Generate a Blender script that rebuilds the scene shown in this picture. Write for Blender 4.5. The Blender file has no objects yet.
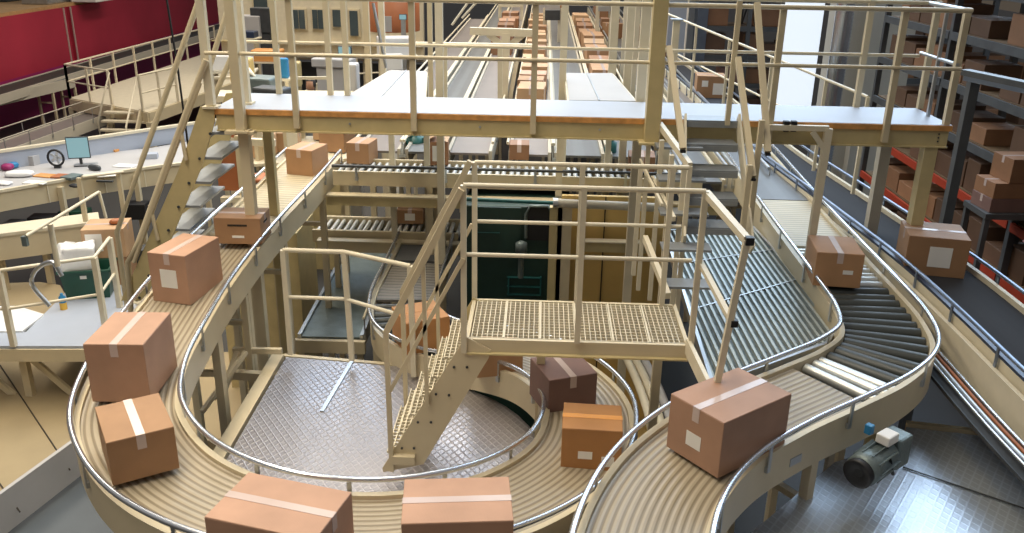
import bpy, math, random
from mathutils import Vector, Matrix
rnd = random.Random(7)
sc = bpy.context.scene
COL = sc.collection
# ------------------------------------------------------------------ camera model
F = 880.0; CX, CY = 512.0, 266.5
PITCH = math.radians(20.9); ROLL = math.radians(1.0); YAW = math.radians(1.7); CZ = 6.5
def basis():
    f = Vector((-math.sin(YAW)*math.cos(PITCH), math.cos(YAW)*math.cos(PITCH), -math.sin(PITCH)))
    r = Vector((math.cos(YAW), math.sin(YAW), 0.0)); u = r.cross(f)
    c, s = math.cos(ROLL), math.sin(ROLL)
    return c*r+s*u, -s*r+c*u, f
RX, UX, FX = basis()
def ray(px, py): return FX+(px-CX)/F*RX-(py-CY)/F*UX
def PZ(px, py, z):
    d = ray(px, py); t = (z-CZ)/d.z; return Vector((d.x*t, d.y*t, z))
def PY(px, py, y):
    d = ray(px, py); t = y/d.y; return Vector((d.x*t, y, CZ+d.z*t))
def PX(px, py, x):
    d = ray(px, py); t = x/d.x; return Vector((x, d.y*t, CZ+d.z*t))
cam_d = bpy.data.cameras.new('camera'); cam = bpy.data.objects.new('camera', cam_d); COL.objects.link(cam)
cam_d.sensor_width = 36; cam_d.lens = F/1024*36; cam_d.clip_end = 400
cam.matrix_world = Matrix(((RX.x, UX.x, -FX.x, 0), (RX.y, UX.y, -FX.y, 0), (RX.z, UX.z, -FX.z, CZ), (0, 0, 0, 1)))
sc.camera = cam
# ------------------------------------------------------------------ materials
def node(nt, t, **kw):
    n = nt.nodes.new(t)
    for k, v in kw.items(): setattr(n, k, v)
    return n
def new_mat(name):
    m = bpy.data.materials.new(name); m.use_nodes = True; nt = m.node_tree
    return m, nt, nt.nodes['Principled BSDF']
def paint(name, col, rough=0.5, metal=0.0, var=0.12, scale=6.0, bump=0.0, bscale=40):
    m, nt, b = new_mat(name)
    tc = node(nt, 'ShaderNodeTexCoord'); no = node(nt, 'ShaderNodeTexNoise'); no.inputs['Scale'].default_value = scale
    no.inputs['Detail'].default_value = 5
    nt.links.new(tc.outputs['Object'], no.inputs['Vector'])
    r = node(nt, 'ShaderNodeValToRGB'); r.color_ramp.elements[0].position = .3; r.color_ramp.elements[1].position = .75
    r.color_ramp.elements[0].color = tuple(c*(1-var) for c in col)+(1,)
    r.color_ramp.elements[1].color = tuple(min(1, c*(1+var)) for c in col)+(1,)
    nt.links.new(no.outputs['Fac'], r.inputs['Fac']); nt.links.new(r.outputs['Color'], b.inputs['Base Color'])
    b.inputs['Roughness'].default_value = rough; b.inputs['Metallic'].default_value = metal
    if bump:
        n2 = node(nt, 'ShaderNodeTexNoise'); n2.inputs['Scale'].default_value = bscale
        nt.links.new(tc.outputs['Object'], n2.inputs['Vector'])
        bp = node(nt, 'ShaderNodeBump'); bp.inputs['Strength'].default_value = bump; bp.inputs['Distance'].default_value = .01
        nt.links.new(n2.outputs['Fac'], bp.inputs['Height']); nt.links.new(bp.outputs['Normal'], b.inputs['Normal'])
    return m
def stripes(name, c1, c2, axis, freq, rough=.45, metal=0., width=.5, bump=.4):
    """bands along a UV axis: axis 0 = bands repeat across the belt, 1 = bands repeat along it"""
    m, nt, b = new_mat(name)
    uv = node(nt, 'ShaderNodeUVMap'); sp = node(nt, 'ShaderNodeSeparateXYZ'); nt.links.new(uv.outputs['UV'], sp.inputs[0])
    mu = node(nt, 'ShaderNodeMath', operation='MULTIPLY'); mu.inputs[1].default_value = freq
    nt.links.new(sp.outputs[axis], mu.inputs[0])
    fr = node(nt, 'ShaderNodeMath', operation='PINGPONG'); fr.inputs[1].default_value = .5; nt.links.new(mu.outputs[0], fr.inputs[0])
    r = node(nt, 'ShaderNodeValToRGB'); e = r.color_ramp.elements
    e[0].position = max(0, width-.12); e[1].position = min(1, width+.12)
    e[0].color = c1+(1,); e[1].color = c2+(1,)
    m2 = node(nt, 'ShaderNodeMath', operation='MULTIPLY'); m2.inputs[1].default_value = 2
    nt.links.new(fr.outputs[0], m2.inputs[0]); nt.links.new(m2.outputs[0], r.inputs['Fac'])
    tc = node(nt, 'ShaderNodeTexCoord'); no = node(nt, 'ShaderNodeTexNoise'); no.inputs['Scale'].default_value = 3; no.inputs['Detail'].default_value = 6
    nt.links.new(tc.outputs['Object'], no.inputs['Vector'])
    mx = node(nt, 'ShaderNodeMix', data_type='RGBA', blend_type='MULTIPLY'); mx.inputs[0].default_value = .35
    nt.links.new(r.outputs['Color'], mx.inputs[6]); nt.links.new(no.outputs['Color'], mx.inputs[7])
    hs = node(nt, 'ShaderNodeMix', data_type='RGBA', blend_type='MULTIPLY'); hs.inputs[0].default_value = .3
    nt.links.new(r.outputs['Color'], hs.inputs[6]); nt.links.new(no.outputs['Fac'], hs.inputs[7])
    nt.links.new(hs.outputs[2], b.inputs['Base Color'])
    bp = node(nt, 'ShaderNodeBump'); bp.inputs['Strength'].default_value = bump; bp.inputs['Distance'].default_value = .01
    nt.links.new(m2.outputs[0], bp.inputs['Height']); nt.links.new(bp.outputs['Normal'], b.inputs['Normal'])
    b.inputs['Roughness'].default_value = rough; b.inputs['Metallic'].default_value = metal
    return m
def diamond(name, col, rough=.3, cell=.06, bs=.5):
    m, nt, b = new_mat(name)
    tc = node(nt, 'ShaderNodeTexCoord'); sp = node(nt, 'ShaderNodeSeparateXYZ'); nt.links.new(tc.outputs['Object'], sp.inputs[0])
    def lin(a, c):
        x = node(nt, 'ShaderNodeMath', operation='MULTIPLY'); x.inputs[1].default_value = a/cell; nt.links.new(sp.outputs[0], x.inputs[0])
        y = node(nt, 'ShaderNodeMath', operation='MULTIPLY_ADD'); y.inputs[1].default_value = c/cell
        nt.links.new(sp.outputs[1], y.inputs[0]); nt.links.new(x.outputs[0], y.inputs[2])
        pp = node(nt, 'ShaderNodeMath', operation='PINGPONG'); pp.inputs[1].default_value = .5; nt.links.new(y.outputs[0], pp.inputs[0])
        lt = node(nt, 'ShaderNodeMapRange'); lt.inputs['From Min'].default_value = .0; lt.inputs['From Max'].default_value = .16
        lt.inputs['To Min'].default_value = 1; lt.inputs['To Max'].default_value = 0; nt.links.new(pp.outputs[0], lt.inputs['Value'])
        return lt
    a = lin(.8, .55); c = lin(.8, -.55)
    mx = node(nt, 'ShaderNodeMath', operation='MAXIMUM'); nt.links.new(a.outputs[0], mx.inputs[0]); nt.links.new(c.outputs[0], mx.inputs[1])
    no = node(nt, 'ShaderNodeTexNoise'); no.inputs['Scale'].default_value = 1.3; no.inputs['Detail'].default_value = 6
    nt.links.new(tc.outputs['Object'], no.inputs['Vector'])
    r = node(nt, 'ShaderNodeMapRange'); r.inputs['To Min'].default_value = rough-.12; r.inputs['To Max'].default_value = rough+.15
    nt.links.new(no.outputs['Fac'], r.inputs['Value']); nt.links.new(r.outputs[0], b.inputs['Roughness'])
    cr = node(nt, 'ShaderNodeMix', data_type='RGBA'); cr.inputs[6].default_value = tuple(x*.92 for x in col)+(1,); cr.inputs[7].default_value = tuple(min(1, x*1.12) for x in col)+(1,)
    nt.links.new(mx.outputs[0], cr.inputs[0]); nt.links.new(cr.outputs[2], b.inputs['Base Color'])
    bp = node(nt, 'ShaderNodeBump'); bp.inputs['Strength'].default_value = bs; bp.inputs['Distance'].default_value = .004
    nt.links.new(mx.outputs[0], bp.inputs['Height']); nt.links.new(bp.outputs['Normal'], b.inputs['Normal'])
    b.inputs['Metallic'].default_value = .85
    return m
def card(name, col):
    m, nt, b = new_mat(name)
    tc = node(nt, 'ShaderNodeTexCoord'); no = node(nt, 'ShaderNodeTexNoise'); no.inputs['Scale'].default_value = 3.5; no.inputs['Detail'].default_value = 8
    oi = node(nt, 'ShaderNodeObjectInfo'); nt.links.new(tc.outputs['Object'], no.inputs['Vector'])
    r = node(nt, 'ShaderNodeValToRGB'); r.color_ramp.elements[0].position = .25; r.color_ramp.elements[1].position = .8
    r.color_ramp.elements[0].color = tuple(c*.85 for c in col)+(1,); r.color_ramp.elements[1].color = tuple(c*1.12 for c in col)+(1,)
    nt.links.new(no.outputs['Fac'], r.inputs['Fac'])
    hv = node(nt, 'ShaderNodeHueSaturation'); mr = node(nt, 'ShaderNodeMapRange'); mr.inputs['To Min'].default_value = .82; mr.inputs['To Max'].default_value = 1.15
    nt.links.new(oi.outputs['Random'], mr.inputs['Value']); nt.links.new(mr.outputs[0], hv.inputs['Value']); nt.links.new(r.outputs['Color'], hv.inputs['Color'])
    nt.links.new(hv.outputs['Color'], b.inputs['Base Color']); b.inputs['Roughness'].default_value = .62
    wv = node(nt, 'ShaderNodeTexWave'); wv.inputs['Scale'].default_value = 40; nt.links.new(tc.outputs['Object'], wv.inputs['Vector'])
    bp = node(nt, 'ShaderNodeBump'); bp.inputs['Strength'].default_value = .08; bp.inputs['Distance'].default_value = .003
    nt.links.new(wv.outputs['Fac'], bp.inputs['Height']); nt.links.new(bp.outputs['Normal'], b.inputs['Normal'])
    return m
def emis(name, col, s, base=(.1, .1, .1)):
    m, nt, b = new_mat(name); b.inputs['Base Color'].default_value = base+(1,)
    b.inputs['Emission Color'].default_value = col+(1,); b.inputs['Emission Strength'].default_value = s; return m
M = dict(
 cream=paint('cream_paint', (.62, .53, .36), .42, var=.07, scale=2.5),
 tread=paint('dull_steel_tread', (.30, .32, .34), .4, .4, .12, 5), slat=paint('grey_green_slat', (.40, .44, .42), .38, .25, .08, 4),
 cream2=paint('pale_cream_paint', (.68, .61, .46), .45, var=.06),
 beam=paint('yellowish_paint', (.56, .46, .24), .45, var=.08),
 ochre=paint('ochre_panel', (.62, .42, .14), .55, var=.12, scale=1.5),
 shelf=paint('dark_shelf_board', (.16, .10, .05), .7, 0, .2, 5),
 tan=paint('tan_panel', (.36, .28, .16), .6, var=.12, scale=1.2),
 deck=paint('deck_board', (.40, .44, .52), .45, var=.05, scale=2),
 sheet=paint('sheet_metal', (.44, .43, .43), .45, var=.05, scale=2),
 ply=paint('plywood_edge', (.62, .30, .09), .6, var=.25, scale=12),
 galv=paint('galvanised_steel', (.52, .54, .56), .34, .85, .12, 5),
 chrome=paint('bright_steel_rail', (.68, .71, .76), .22, .9, .05, 4),
 bluerail=paint('blue_grey_rail', (.22, .27, .36), .32, .7, .1, 4),
 dark=paint('dark_steel', (.055, .06, .065), .5, .2, .2, 5),
 darkgreen=paint('dark_green_paint', (.015, .045, .035), .45, 0, .25, 4),
 green=paint('green_plastic', (.012, .07, .045), .4, 0, .12, 6),
 teal=paint('teal_machine_paint', (.02, .12, .12), .4, 0, .15, 6),
 roller=paint('zinc_roller', (.66, .67, .64), .34, .6, .06, 4),
 rroller=paint('black_rubber_roller', (.05, .055, .05), .38, .1, .15, 4),
 tape=paint('clear_packing_tape', (.58, .46, .42), .16, 0, .05, 4),
 otape=paint('orange_packing_tape', (.70, .33, .10), .25, 0, .05, 4),
 white=paint('white_paper', (.82, .80, .76), .6, 0, .04, 4),
 plastic=paint('white_plastic_film', (.80, .80, .80), .3, 0, .05, 5, .5, 8),
 motor=paint('grey_green_cast_metal', (.16, .20, .20), .4, .3, .15, 8, .3, 60),
 black=paint('black_rubber', (.012, .012, .014), .5, 0, .2, 5),
 slot=paint('dark_cutout', (.03, .022, .015), .8, 0, .1),
 red=paint('red_cladding', (.40, .025, .055), .55, 0, .18, .35),
 magenta=paint('magenta_cladding', (.30, .018, .12), .5, 0, .12, .5),
 orange=paint('orange_rack_paint', (.40, .05, .022), .42, 0, .12, 4),
 rackgrey=paint('dark_grey_rack_paint', (.10, .105, .11), .5, .2, .15, 4),
 floor=paint('worn_concrete', (.028, .027, .026), .55, 0, .25, .6),
 slate=paint('slate_floor', (.09, .105, .12), .5, 0, .15, 1.2),
 wood=paint('chipboard', (.50, .30, .13), .65, 0, .15, 5),
 brick=paint('rust_brown_laminate', (.38, .13, .05), .5, 0, .1, 4),
 blue=paint('blue_plastic', (.03, .22, .45), .35, 0, .08, 4),
 yellow=paint('yellow_paint', (.70, .42, .06), .45, 0, .1, 4),
 column=paint('concrete_column_paint', (.50, .46, .38), .6, 0, .06, .7),
 navy=paint('navy_side_panel', (.03, .045, .09), .35, .2, .1, 3),
 skin=paint('skin', (.45, .24, .15), .55, 0, .05), hair=paint('dark_hair', (.02, .014, .01), .6, 0, .2, 30),
 shirt=paint('grey_shirt_cloth', (.20, .23, .28), .8, 0, .1, 8),
 bs=stripes('cream_modular_belt', (.47, .40, .29), (.27, .215, .14), 0, 13, .36, 0, .60, .5),
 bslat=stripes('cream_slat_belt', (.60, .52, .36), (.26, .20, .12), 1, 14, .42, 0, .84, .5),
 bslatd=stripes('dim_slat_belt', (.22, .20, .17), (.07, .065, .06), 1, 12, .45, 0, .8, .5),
 bmauve=paint('worn_mauve_belt', (.20, .175, .165), .38, 0, .08, 3),
 bgrey=stripes('grey_rubber_belt', (.16, .165, .165), (.14, .14, .14), 0, 2, .42, 0, .5, .05),
 bdark=stripes('charcoal_belt', (.022, .022, .026), (.018, .018, .022), 0, 2, .9, 0, .5, .05),
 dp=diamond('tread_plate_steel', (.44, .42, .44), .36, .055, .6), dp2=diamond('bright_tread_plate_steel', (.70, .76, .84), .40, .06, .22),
 lcd=emis('lit_screen', (.25, .5, .55), .7), win=emis('daylit_window_glass', (.78, .88, 1.0), .9, (.6, .6, .6)),
 pane=paint('office_window_glass', (.10, .13, .14), .08, .3, .2, 1),
)
CARD = [card('cardboard_'+n, c) for n, c in (('tan', (.42, .235, .12)), ('brown', (.30, .15, .075)), ('pale', (.54, .34, .19)), ('pinkish', (.43, .25, .165)), ('orange', (.44, .21, .075)), ('mauve', (.22, .125, .105)), ('shaded', (.13, .07, .04)))]  # last entry: brown cardboard with the shade between rack shelves put into its colour
# ------------------------------------------------------------------ mesh builder
class MB:
    def __init__(s): s.v = []; s.f = []; s.uv = {}; s.sm = []
    def add(s, vs, fs, smooth=False, uvs=None):
        b = len(s.v); s.v += [Vector(v) for v in vs]
        for i, f in enumerate(fs):
            if uvs: s.uv[len(s.f)] = [uvs[k] for k in f]
            s.f.append(tuple(k+b for k in f)); s.sm.append(smooth)
        return s
    def hexa(s, c8):
        return s.add(c8, [(0, 3, 2, 1), (4, 5, 6, 7), (0, 1, 5, 4), (1, 2, 6, 5), (2, 3, 7, 6), (3, 0, 4, 7)])
    def box(s, c, sz, a=0.0):
        c = Vector(c); ca, sa = math.cos(a), math.sin(a); x, y, z = sz[0]/2, sz[1]/2, sz[2]/2
        q = []
        for dz in (-z, z):
            for dx, dy in ((-x, -y), (x, -y), (x, y), (-x, y)):
                q.append(c+Vector((dx*ca-dy*sa, dx*sa+dy*ca, dz)))
        return s.hexa(q)
    def bar(s, p0, p1, w, h=None, up=None):
        h = h or w; p0 = Vector(p0); p1 = Vector(p1); t = (p1-p0).normalized()
        if up is None: up = Vector((0, 0, 1)) if abs(t.z) < .9 else Vector((0, 1, 0))
        up = Vector(up); n = t.cross(up).normalized(); u = n.cross(t).normalized()
        q = []
        for p in (p0, p1):
            for a, b in ((-1, -1), (1, -1), (1, 1), (-1, 1)): q.append(p+n*a*w/2+u*b*h/2)
        return s.add(q, [(0, 1, 2, 3), (4, 7, 6, 5), (0, 4, 5, 1), (1, 5, 6, 2), (2, 6, 7, 3), (3, 7, 4, 0)])
    def tube(s, pts, r, n=8, cap=True):
        pts = [Vector(p) for p in pts]; m = len(pts); vs = []; fs = []
        up = Vector((0, 0, 1))
        for i, p in enumerate(pts):
            t = (pts[min(i+1, m-1)]-pts[max(i-1, 0)]).normalized()
            ref = up if abs(t.dot(up)) < .95 else Vector((0, 1, 0))
            a = t.cross(ref).normalized(); b = t.cross(a).normalized()
            for k in range(n):
                g = 2*math.pi*k/n; vs.append(p+a*math.cos(g)*r+b*math.sin(g)*r)
        for i in range(m-1):
            for k in range(n):
                fs.append((i*n+k, i*n+(k+1) % n, (i+1)*n+(k+1) % n, (i+1)*n+k))
        s.add(vs, fs, True)
        if cap:
            s.add([vs[k] for k in range(n)], [tuple(range(n-1, -1, -1))]); s.add([vs[(m-1)*n+k] for k in range(n)], [tuple(range(n))])
        return s
    def lathe(s, c, axis, prof, n=20):
        """prof: list of (distance along axis, radius)"""
        c = Vector(c); t = Vector(axis).normalized(); ref = Vector((0, 0, 1)) if abs(t.z) < .9 else Vector((1, 0, 0))
        a = t.cross(ref).normalized(); b = t.cross(a); vs = []; fs = []
        for d, r in prof:
            for k in range(n):
                g = 2*math.pi*k/n; vs.append(c+t*d+a*math.cos(g)*r+b*math.sin(g)*r)
        for i in range(len(prof)-1):
            for k in range(n): fs.append((i*n+k, i*n+(k+1) % n, (i+1)*n+(k+1) % n, (i+1)*n+k))
        s.add(vs, fs, True); s.add([vs[k] for k in range(n)], [tuple(range(n-1, -1, -1))])
        return s.add([vs[-n+k] for k in range(n)], [tuple(range(n))])
    def prism(s, poly, th, d=(0, 0, -1)):
        """poly extruded by th along d"""
        poly = [Vector(p) for p in poly]; d = Vector(d).normalized()*th; n = len(poly)
        vs = poly+[p+d for p in poly]
        return s.add(vs, [tuple(range(n)), tuple(range(2*n-1, n-1, -1))]+[(i, i+n, (i+1) % n+n, (i+1) % n) for i in range(n)])
    def build(s, name, mat, parent=None, bevel=0):
        me = bpy.data.meshes.new(name)
        if parent is None:
            xs = [v.x for v in s.v]; ys = [v.y for v in s.v]; zs = [v.z for v in s.v]
            off = Vector(((min(xs)+max(xs))/2, (min(ys)+max(ys))/2, min(zs)))
        else:
            off = Vector(parent['_o'])
        me.from_pydata([tuple(v-off) for v in s.v], [], s.f)
        for p, sm in zip(me.polygons, s.sm): p.use_smooth = sm
        if s.uv:
            ul = me.uv_layers.new(name='UVMap')
            for fi, uvs in s.uv.items():
                for li, q in zip(me.polygons[fi].loop_indices, uvs): ul.data[li].uv = q
        me.materials.append(mat if not isinstance(mat, str) else M[mat]); me.validate()
        o = bpy.data.objects.new(name, me); COL.objects.link(o)
        if parent is None: o.location = off
        else: o.parent = parent
        o['_o'] = tuple(off)
        if bevel:
            b = o.modifiers.new('Bevel', 'BEVEL'); b.width = bevel; b.segments = 2; b.limit_method = 'ANGLE'
        return o
LABELS = {}
def tag(o, label, cat, group=None, kind=None):
    o['label'] = label; o['category'] = cat
    if group: o['group'] = group
    if kind: o['kind'] = kind
    LABELS.setdefault(label, []).append(o.name)
    return o
def thing(name, label, cat, loc=(0, 0, 0), group=None):
    o = bpy.data.objects.new(name, None); COL.objects.link(o); o.location = loc; o.empty_display_size = .1
    o['_o'] = tuple(loc); return tag(o, label, cat, group)
def struct(o): o['kind'] = 'structure'; return o
# ------------------------------------------------------------------ paths
def smooth(pts, step=.08, curved=True):
    pts = [Vector(p) for p in pts]; out = []
    n = len(pts)
    for i in range(n-1):
        p0 = pts[i-1] if i else pts[0]*2-pts[1]; p1 = pts[i]; p2 = pts[i+1]; p3 = pts[i+2] if i+2 < n else pts[-1]*2-pts[-2]
        L = (p2-p1).length; k = max(1, int(L/step))
        for j in range(k):
            t = j/k
            if curved:
                # centripetal-ish Catmull-Rom with tangents scaled to the segment
                m1 = (p2-p0)/max(1e-6, (p2-p1).length+(p1-p0).length)*L; m2 = (p3-p1)/max(1e-6, (p3-p2).length+(p2-p1).length)*L
                h = (2*t**3-3*t*t+1)*p1+(t**3-2*t*t+t)*m1+(-2*t**3+3*t*t)*p2+(t**3-t*t)*m2
            else: h = p1.lerp(p2, t)
            out.append(h)
    out.append(pts[-1]); return out
def frames(path):
    fr = []; n = len(path); L = 0
    for i, p in enumerate(path):
        t = path[min(i+1, n-1)]-path[max(i-1, 0)]; t.z = 0; t.normalize()
        if i: L += (path[i]-path[i-1]).length
        fr.append((p, t, Vector((-t.y, t.x, 0)), L))
    return fr
def sweep(mb, fr, o0, o1, z0, z1, uv=False):
    """rectangular section between side offsets o0..o1 and heights z0..z1"""
    vs = []; fs = []; uvs = []
    Z = Vector((0, 0, 1))
    for p, t, nn, L in fr:
        vs += [p+nn*o0+Z*z0, p+nn*o1+Z*z0, p+nn*o1+Z*z1, p+nn*o0+Z*z1]; uvs += [(0, L), (1, L), (1, L), (0, L)]
    m = len(fr)
    for i in range(m-1):
        a = i*4; b = a+4
        for k in range(4): fs.append((a+k, b+k, b+(k+1) % 4, a+(k+1) % 4))
    fs += [(0, 1, 2, 3), ((m-1)*4+3, (m-1)*4+2, (m-1)*4+1, (m-1)*4)]
    mb.add(vs, fs, False, uvs if uv else None); return mb
def offs(fr, o, z): return [p+nn*o+Vector((0, 0, z)) for p, t, nn, L in fr]
def cyl_mesh(name, r, L, mat, n=12):
    mb = MB(); mb.tube([(-L/2, 0, 0), (L/2, 0, 0)], r, n)
    me = bpy.data.meshes.new(name); me.from_pydata([tuple(v) for v in mb.v], [], mb.f)
    for p, sm in zip(me.polygons, mb.sm): p.use_smooth = sm
    me.materials.append(M[mat]); return me
def rollers(root, fr, w, spacing, r, mat, z=0, lmax=100, name='roller'):
    me = cyl_mesh(name, r, w, mat); nxt = fr[0][3]+r; k = 0
    for p, t, nn, L in fr:
        if L >= nxt and k < lmax:
            o = bpy.data.objects.new(name, me); COL.objects.link(o); o.parent = root
            o.location = p+Vector((0, 0, z-r))-Vector(root['_o']); o.rotation_euler = (0, 0, math.atan2(nn.y, nn.x))
            nxt += spacing; k += 1
def sub(fr, a, b):
    return [q for q in fr if a-1e-6 <= q[3] <= b+1e-6]
def conveyor(label, pts, w, surf=None, rail='chrome', sides=(1, 1), guards=(1, 1), frame='cream', fh=.17, gh=.10, roll=None,
             legs=(), legz=0.0, cat='conveyor', group=None, name='belt_conveyor', curved=True, brk=.8, segs=None, legmat='cream', goff=.055, grange=None, gr=.016, step=.08, lip=.03, legw=.07, rsp=(.082, .025, .12, .052)):
    fr = frames(smooth(pts, step, curved)); tot = fr[-1][3]
    root = thing(name, label, cat, fr[len(fr)//2][0]-Vector((0, 0, fh)), group)
    for (a, b, kind) in (segs or [(0, tot, surf)]):
        f2 = sub(fr, a, b)
        if len(f2) < 2: continue
        if kind in ('roller', 'rroller'):
            rollers(root, f2, w-.01, rsp[0] if kind == 'roller' else rsp[2], rsp[1] if kind == 'roller' else rsp[3], kind)
            sweep(MB(), f2, -w/2, w/2, -.14, -.13).build('under_tray', 'dark', root)
        else:
            sweep(MB(), f2, -w/2, w/2, -.03, 0, True).build('belt', kind, root)
    for sd, on in zip((1, -1), sides):
        if on: sweep(MB(), fr, sd*(w/2+.002), sd*(w/2+.045), -fh, lip).build('side_frame', frame, root)
    for sd, on in zip((1, -1), guards):
        if not on: continue
        f3 = fr if grange is None else sub(fr, *grange)
        gd = MB().tube(offs(f3, sd*(w/2+goff), gh), gr, 8).build('guard_rail', rail, root)
        nxt = .3
        for p, t, nn, L in f3:
            if L-f3[0][3] >= nxt:
                nxt += brk; q = p+nn*sd*(w/2+goff+.0)
                b = MB(); b.bar(q+nn*sd*.012+Vector((0, 0, gh)), q+nn*sd*.012+Vector((0, 0, -.08)), .03, .012, nn); b.box(q+Vector((0, 0, -.06))-nn*sd*.005, (.04, .04, .04), math.atan2(t.y, t.x))
                b.build('rail_bracket', 'galv' if rail != 'bluerail' else 'bluerail', gd)
    for L0 in legs:
        q = min(fr, key=lambda c: abs(c[3]-L0)); p, t, nn, L = q
        b = MB()
        for sd in (1, -1):
            a = p+nn*sd*(w/2+.0)-Vector((0, 0, fh)); MB().bar(a, (a.x, a.y, legz), legw, legw, nn).build('leg', legmat, root)
        MB().bar(p+nn*w/2-Vector((0, 0, fh+.35)), p-nn*w/2-Vector((0, 0, fh+.35)), .05).build('crossbar', legmat, root)
    return root, fr
def carton(c, w, d, h, a, label, mat=0, tape='tape', sticker=None, group=None, tape_dir=0, seam=True, slot=False, parts=True, sheet=None):
    """c = centre of the box bottom; a = heading of its front (+X axis of the front face)"""
    c = Vector(c); R3 = Matrix.Rotation(a, 3, 'Z'); W = lambda x, y, z: c+R3@Vector((x, y, z))
    b = MB(); e = .004
    bul = min(w, d, h)*.012
    b.box(c+Vector((0, 0, (h-.006)/2)), (w, d, h-.006), a)
    g = .003
    if tape_dir == 0:      # flaps meet on a line along x
        b.box(W(0, d/4+g/2, h-.003), (w, d/2-g, .006), a); b.box(W(0, -d/4-g/2, h-.003), (w, d/2-g, .006), a)
    else:
        b.box(W(w/4+g/2, 0, h-.003), (w/2-g, d, .006), a); b.box(W(-w/4-g/2, 0, h-.003), (w/2-g, d, .006), a)
    o = b.build('cardboard_box', CARD[mat]); tag(o, label, 'box', group)
    o.modifiers.new('Bevel', 'BEVEL').width = .004
    if not parts: return o
    if tape:
        t = MB(); tw = .055
        if tape_dir == 0:
            t.box(W(0, 0, h+.001), (w+.002, tw, .002), a)
            for s in (-1, 1): t.box(W(s*(w/2+.001), 0, h-.05), (.002, tw, .10), a)
        else:
            t.box(W(0, 0, h+.001), (tw, d+.002, .002), a)
            for s in (-1, 1): t.box(W(0, s*(d/2+.001), h-.05), (tw, .002, .10), a)
        t.build('tape', tape, o)
    for st in (sticker or []):
        face, u, v, sw, sh = st; t = MB()
        if face == 'front': t.box(W(u*w, -d/2-.0015, v*h), (sw, .002, sh), a)
        elif face == 'right': t.box(W(w/2+.0015, u*d, v*h), (.002, sw, sh), a)
        elif face == 'left': t.box(W(-w/2-.0015, u*d, v*h), (.002, sw, sh), a)
        else: t.box(W(u*w, v*d, h+.0025), (sw, sh, .002), a)
        t.build('shipping_label', 'white', o)
    if slot:
        t = MB(); t.box(W(0, -d/2-.001, h*.72), (w*.42, .004, .02), a); t.build('hand_slot', 'slot', o); t = MB(); t.box(W(w/2+.001, 0, h*.72), (.004, d*.35, .02), a); t.build('hand_slot', 'slot', o)
    return o
def fbox(px, py, z, w, d, h, deg, label, **k):
    """(px,py): where the middle of the front bottom edge is seen, on a surface at height z"""
    a = math.radians(deg); p = PZ(px, py, z); c = p+Vector((-math.sin(a), math.cos(a), 0))*d/2
    return carton(c, w, d, h, a, label, **k)
def railing(label, tops, mids, posts, name='railing', cat='railing', mat='cream2', r=.022, pw=.045, loc=None, group=None, square=True):
    """tops/mids: lists of polylines; posts: (bottom, top) pairs"""
    loc = loc or posts[0][0]; root = thing(name, label, cat, loc, group)
    for t in tops: MB().tube(t, r, 8).build('top_rail', mat, root)
    for t in mids: MB().tube(t, r*.85, 8).build('mid_rail', mat, root)
    for a, b in posts:
        if square: MB().bar(a, b, pw, pw, (0, 1, 0)).build('post', mat, root)
        else: MB().tube([a, b], pw/2, 10).build('post', mat, root)
    return root
V = Vector
# ================================================================== SETTING
struct(MB().box((0, 45, -.05), (90, 120, .1)).build('floor', 'floor'))
# ---- left lower floors
XO = PZ(85, 450, .5)
ow = thing('ochre_floor_platform', 'ochre painted low floor panels below the left side of the conveyor loop', 'platform', PZ(40, 480, .3))
ka, kb = PZ(-60, 560, .35), PZ(92, 446, .35)
MB().prism([PZ(-200, 352, .3), PZ(240, 352, .3), PZ(330, 440, .3), kb+(0, 0, 0) if False else PZ(88, 441, .3), PZ(-60, 549, .3), PZ(-300, 533, .3)], .15).build('floor_panel', 'tan', ow)
k = MB(); k.bar(ka, kb, .05, .5); k.build('kerb', 'sheet', ow)
for a, b in (((0, 365), (70, 470)), ((-60, 400), (20, 512)), ((90, 360), (130, 440)), ((235, 372), (215, 400))):
    MB().bar(PZ(*a, .306), PZ(*b, .306), .014, .012).build('joint_strip', 'slot', ow)
struct(MB().prism([PZ(-80, 580, .02), PZ(97, 442, .02), PZ(260, 540, .02), PZ(150, 700, .02)], .02).build('floor', 'slate'))
o2 = thing('ochre_floor_platform', 'ochre painted sunken panels behind and below the grating platform', 'platform', (1.6, 8.5, 0))
MB().prism([PY(562, 330, 9.9)*1+V((0,0,.6-PY(562, 330, 9.9).z)), PY(690, 330, 9.9)+V((0,0,.6-PY(690, 330, 9.9).z)), PZ(735, 470, .6), PZ(520, 470, .6)], .12).build('floor_panel', 'ochre', o2)
qa, qb = PY(562, 196, 9.9), PY(672, 199, 9.9); MB().box(((qa.x+qb.x)/2, 9.95, (qa.z+.4)/2), (qb.x-qa.x, .06, qa.z-.4)).build('back_panel', 'ochre', o2); MB().box((PY(603, 250, 9.9).x, 9.91, (qa.z+.4)/2), (.012, .02, qa.z-.4)).build('panel_seam', 'slot', o2)
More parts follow.
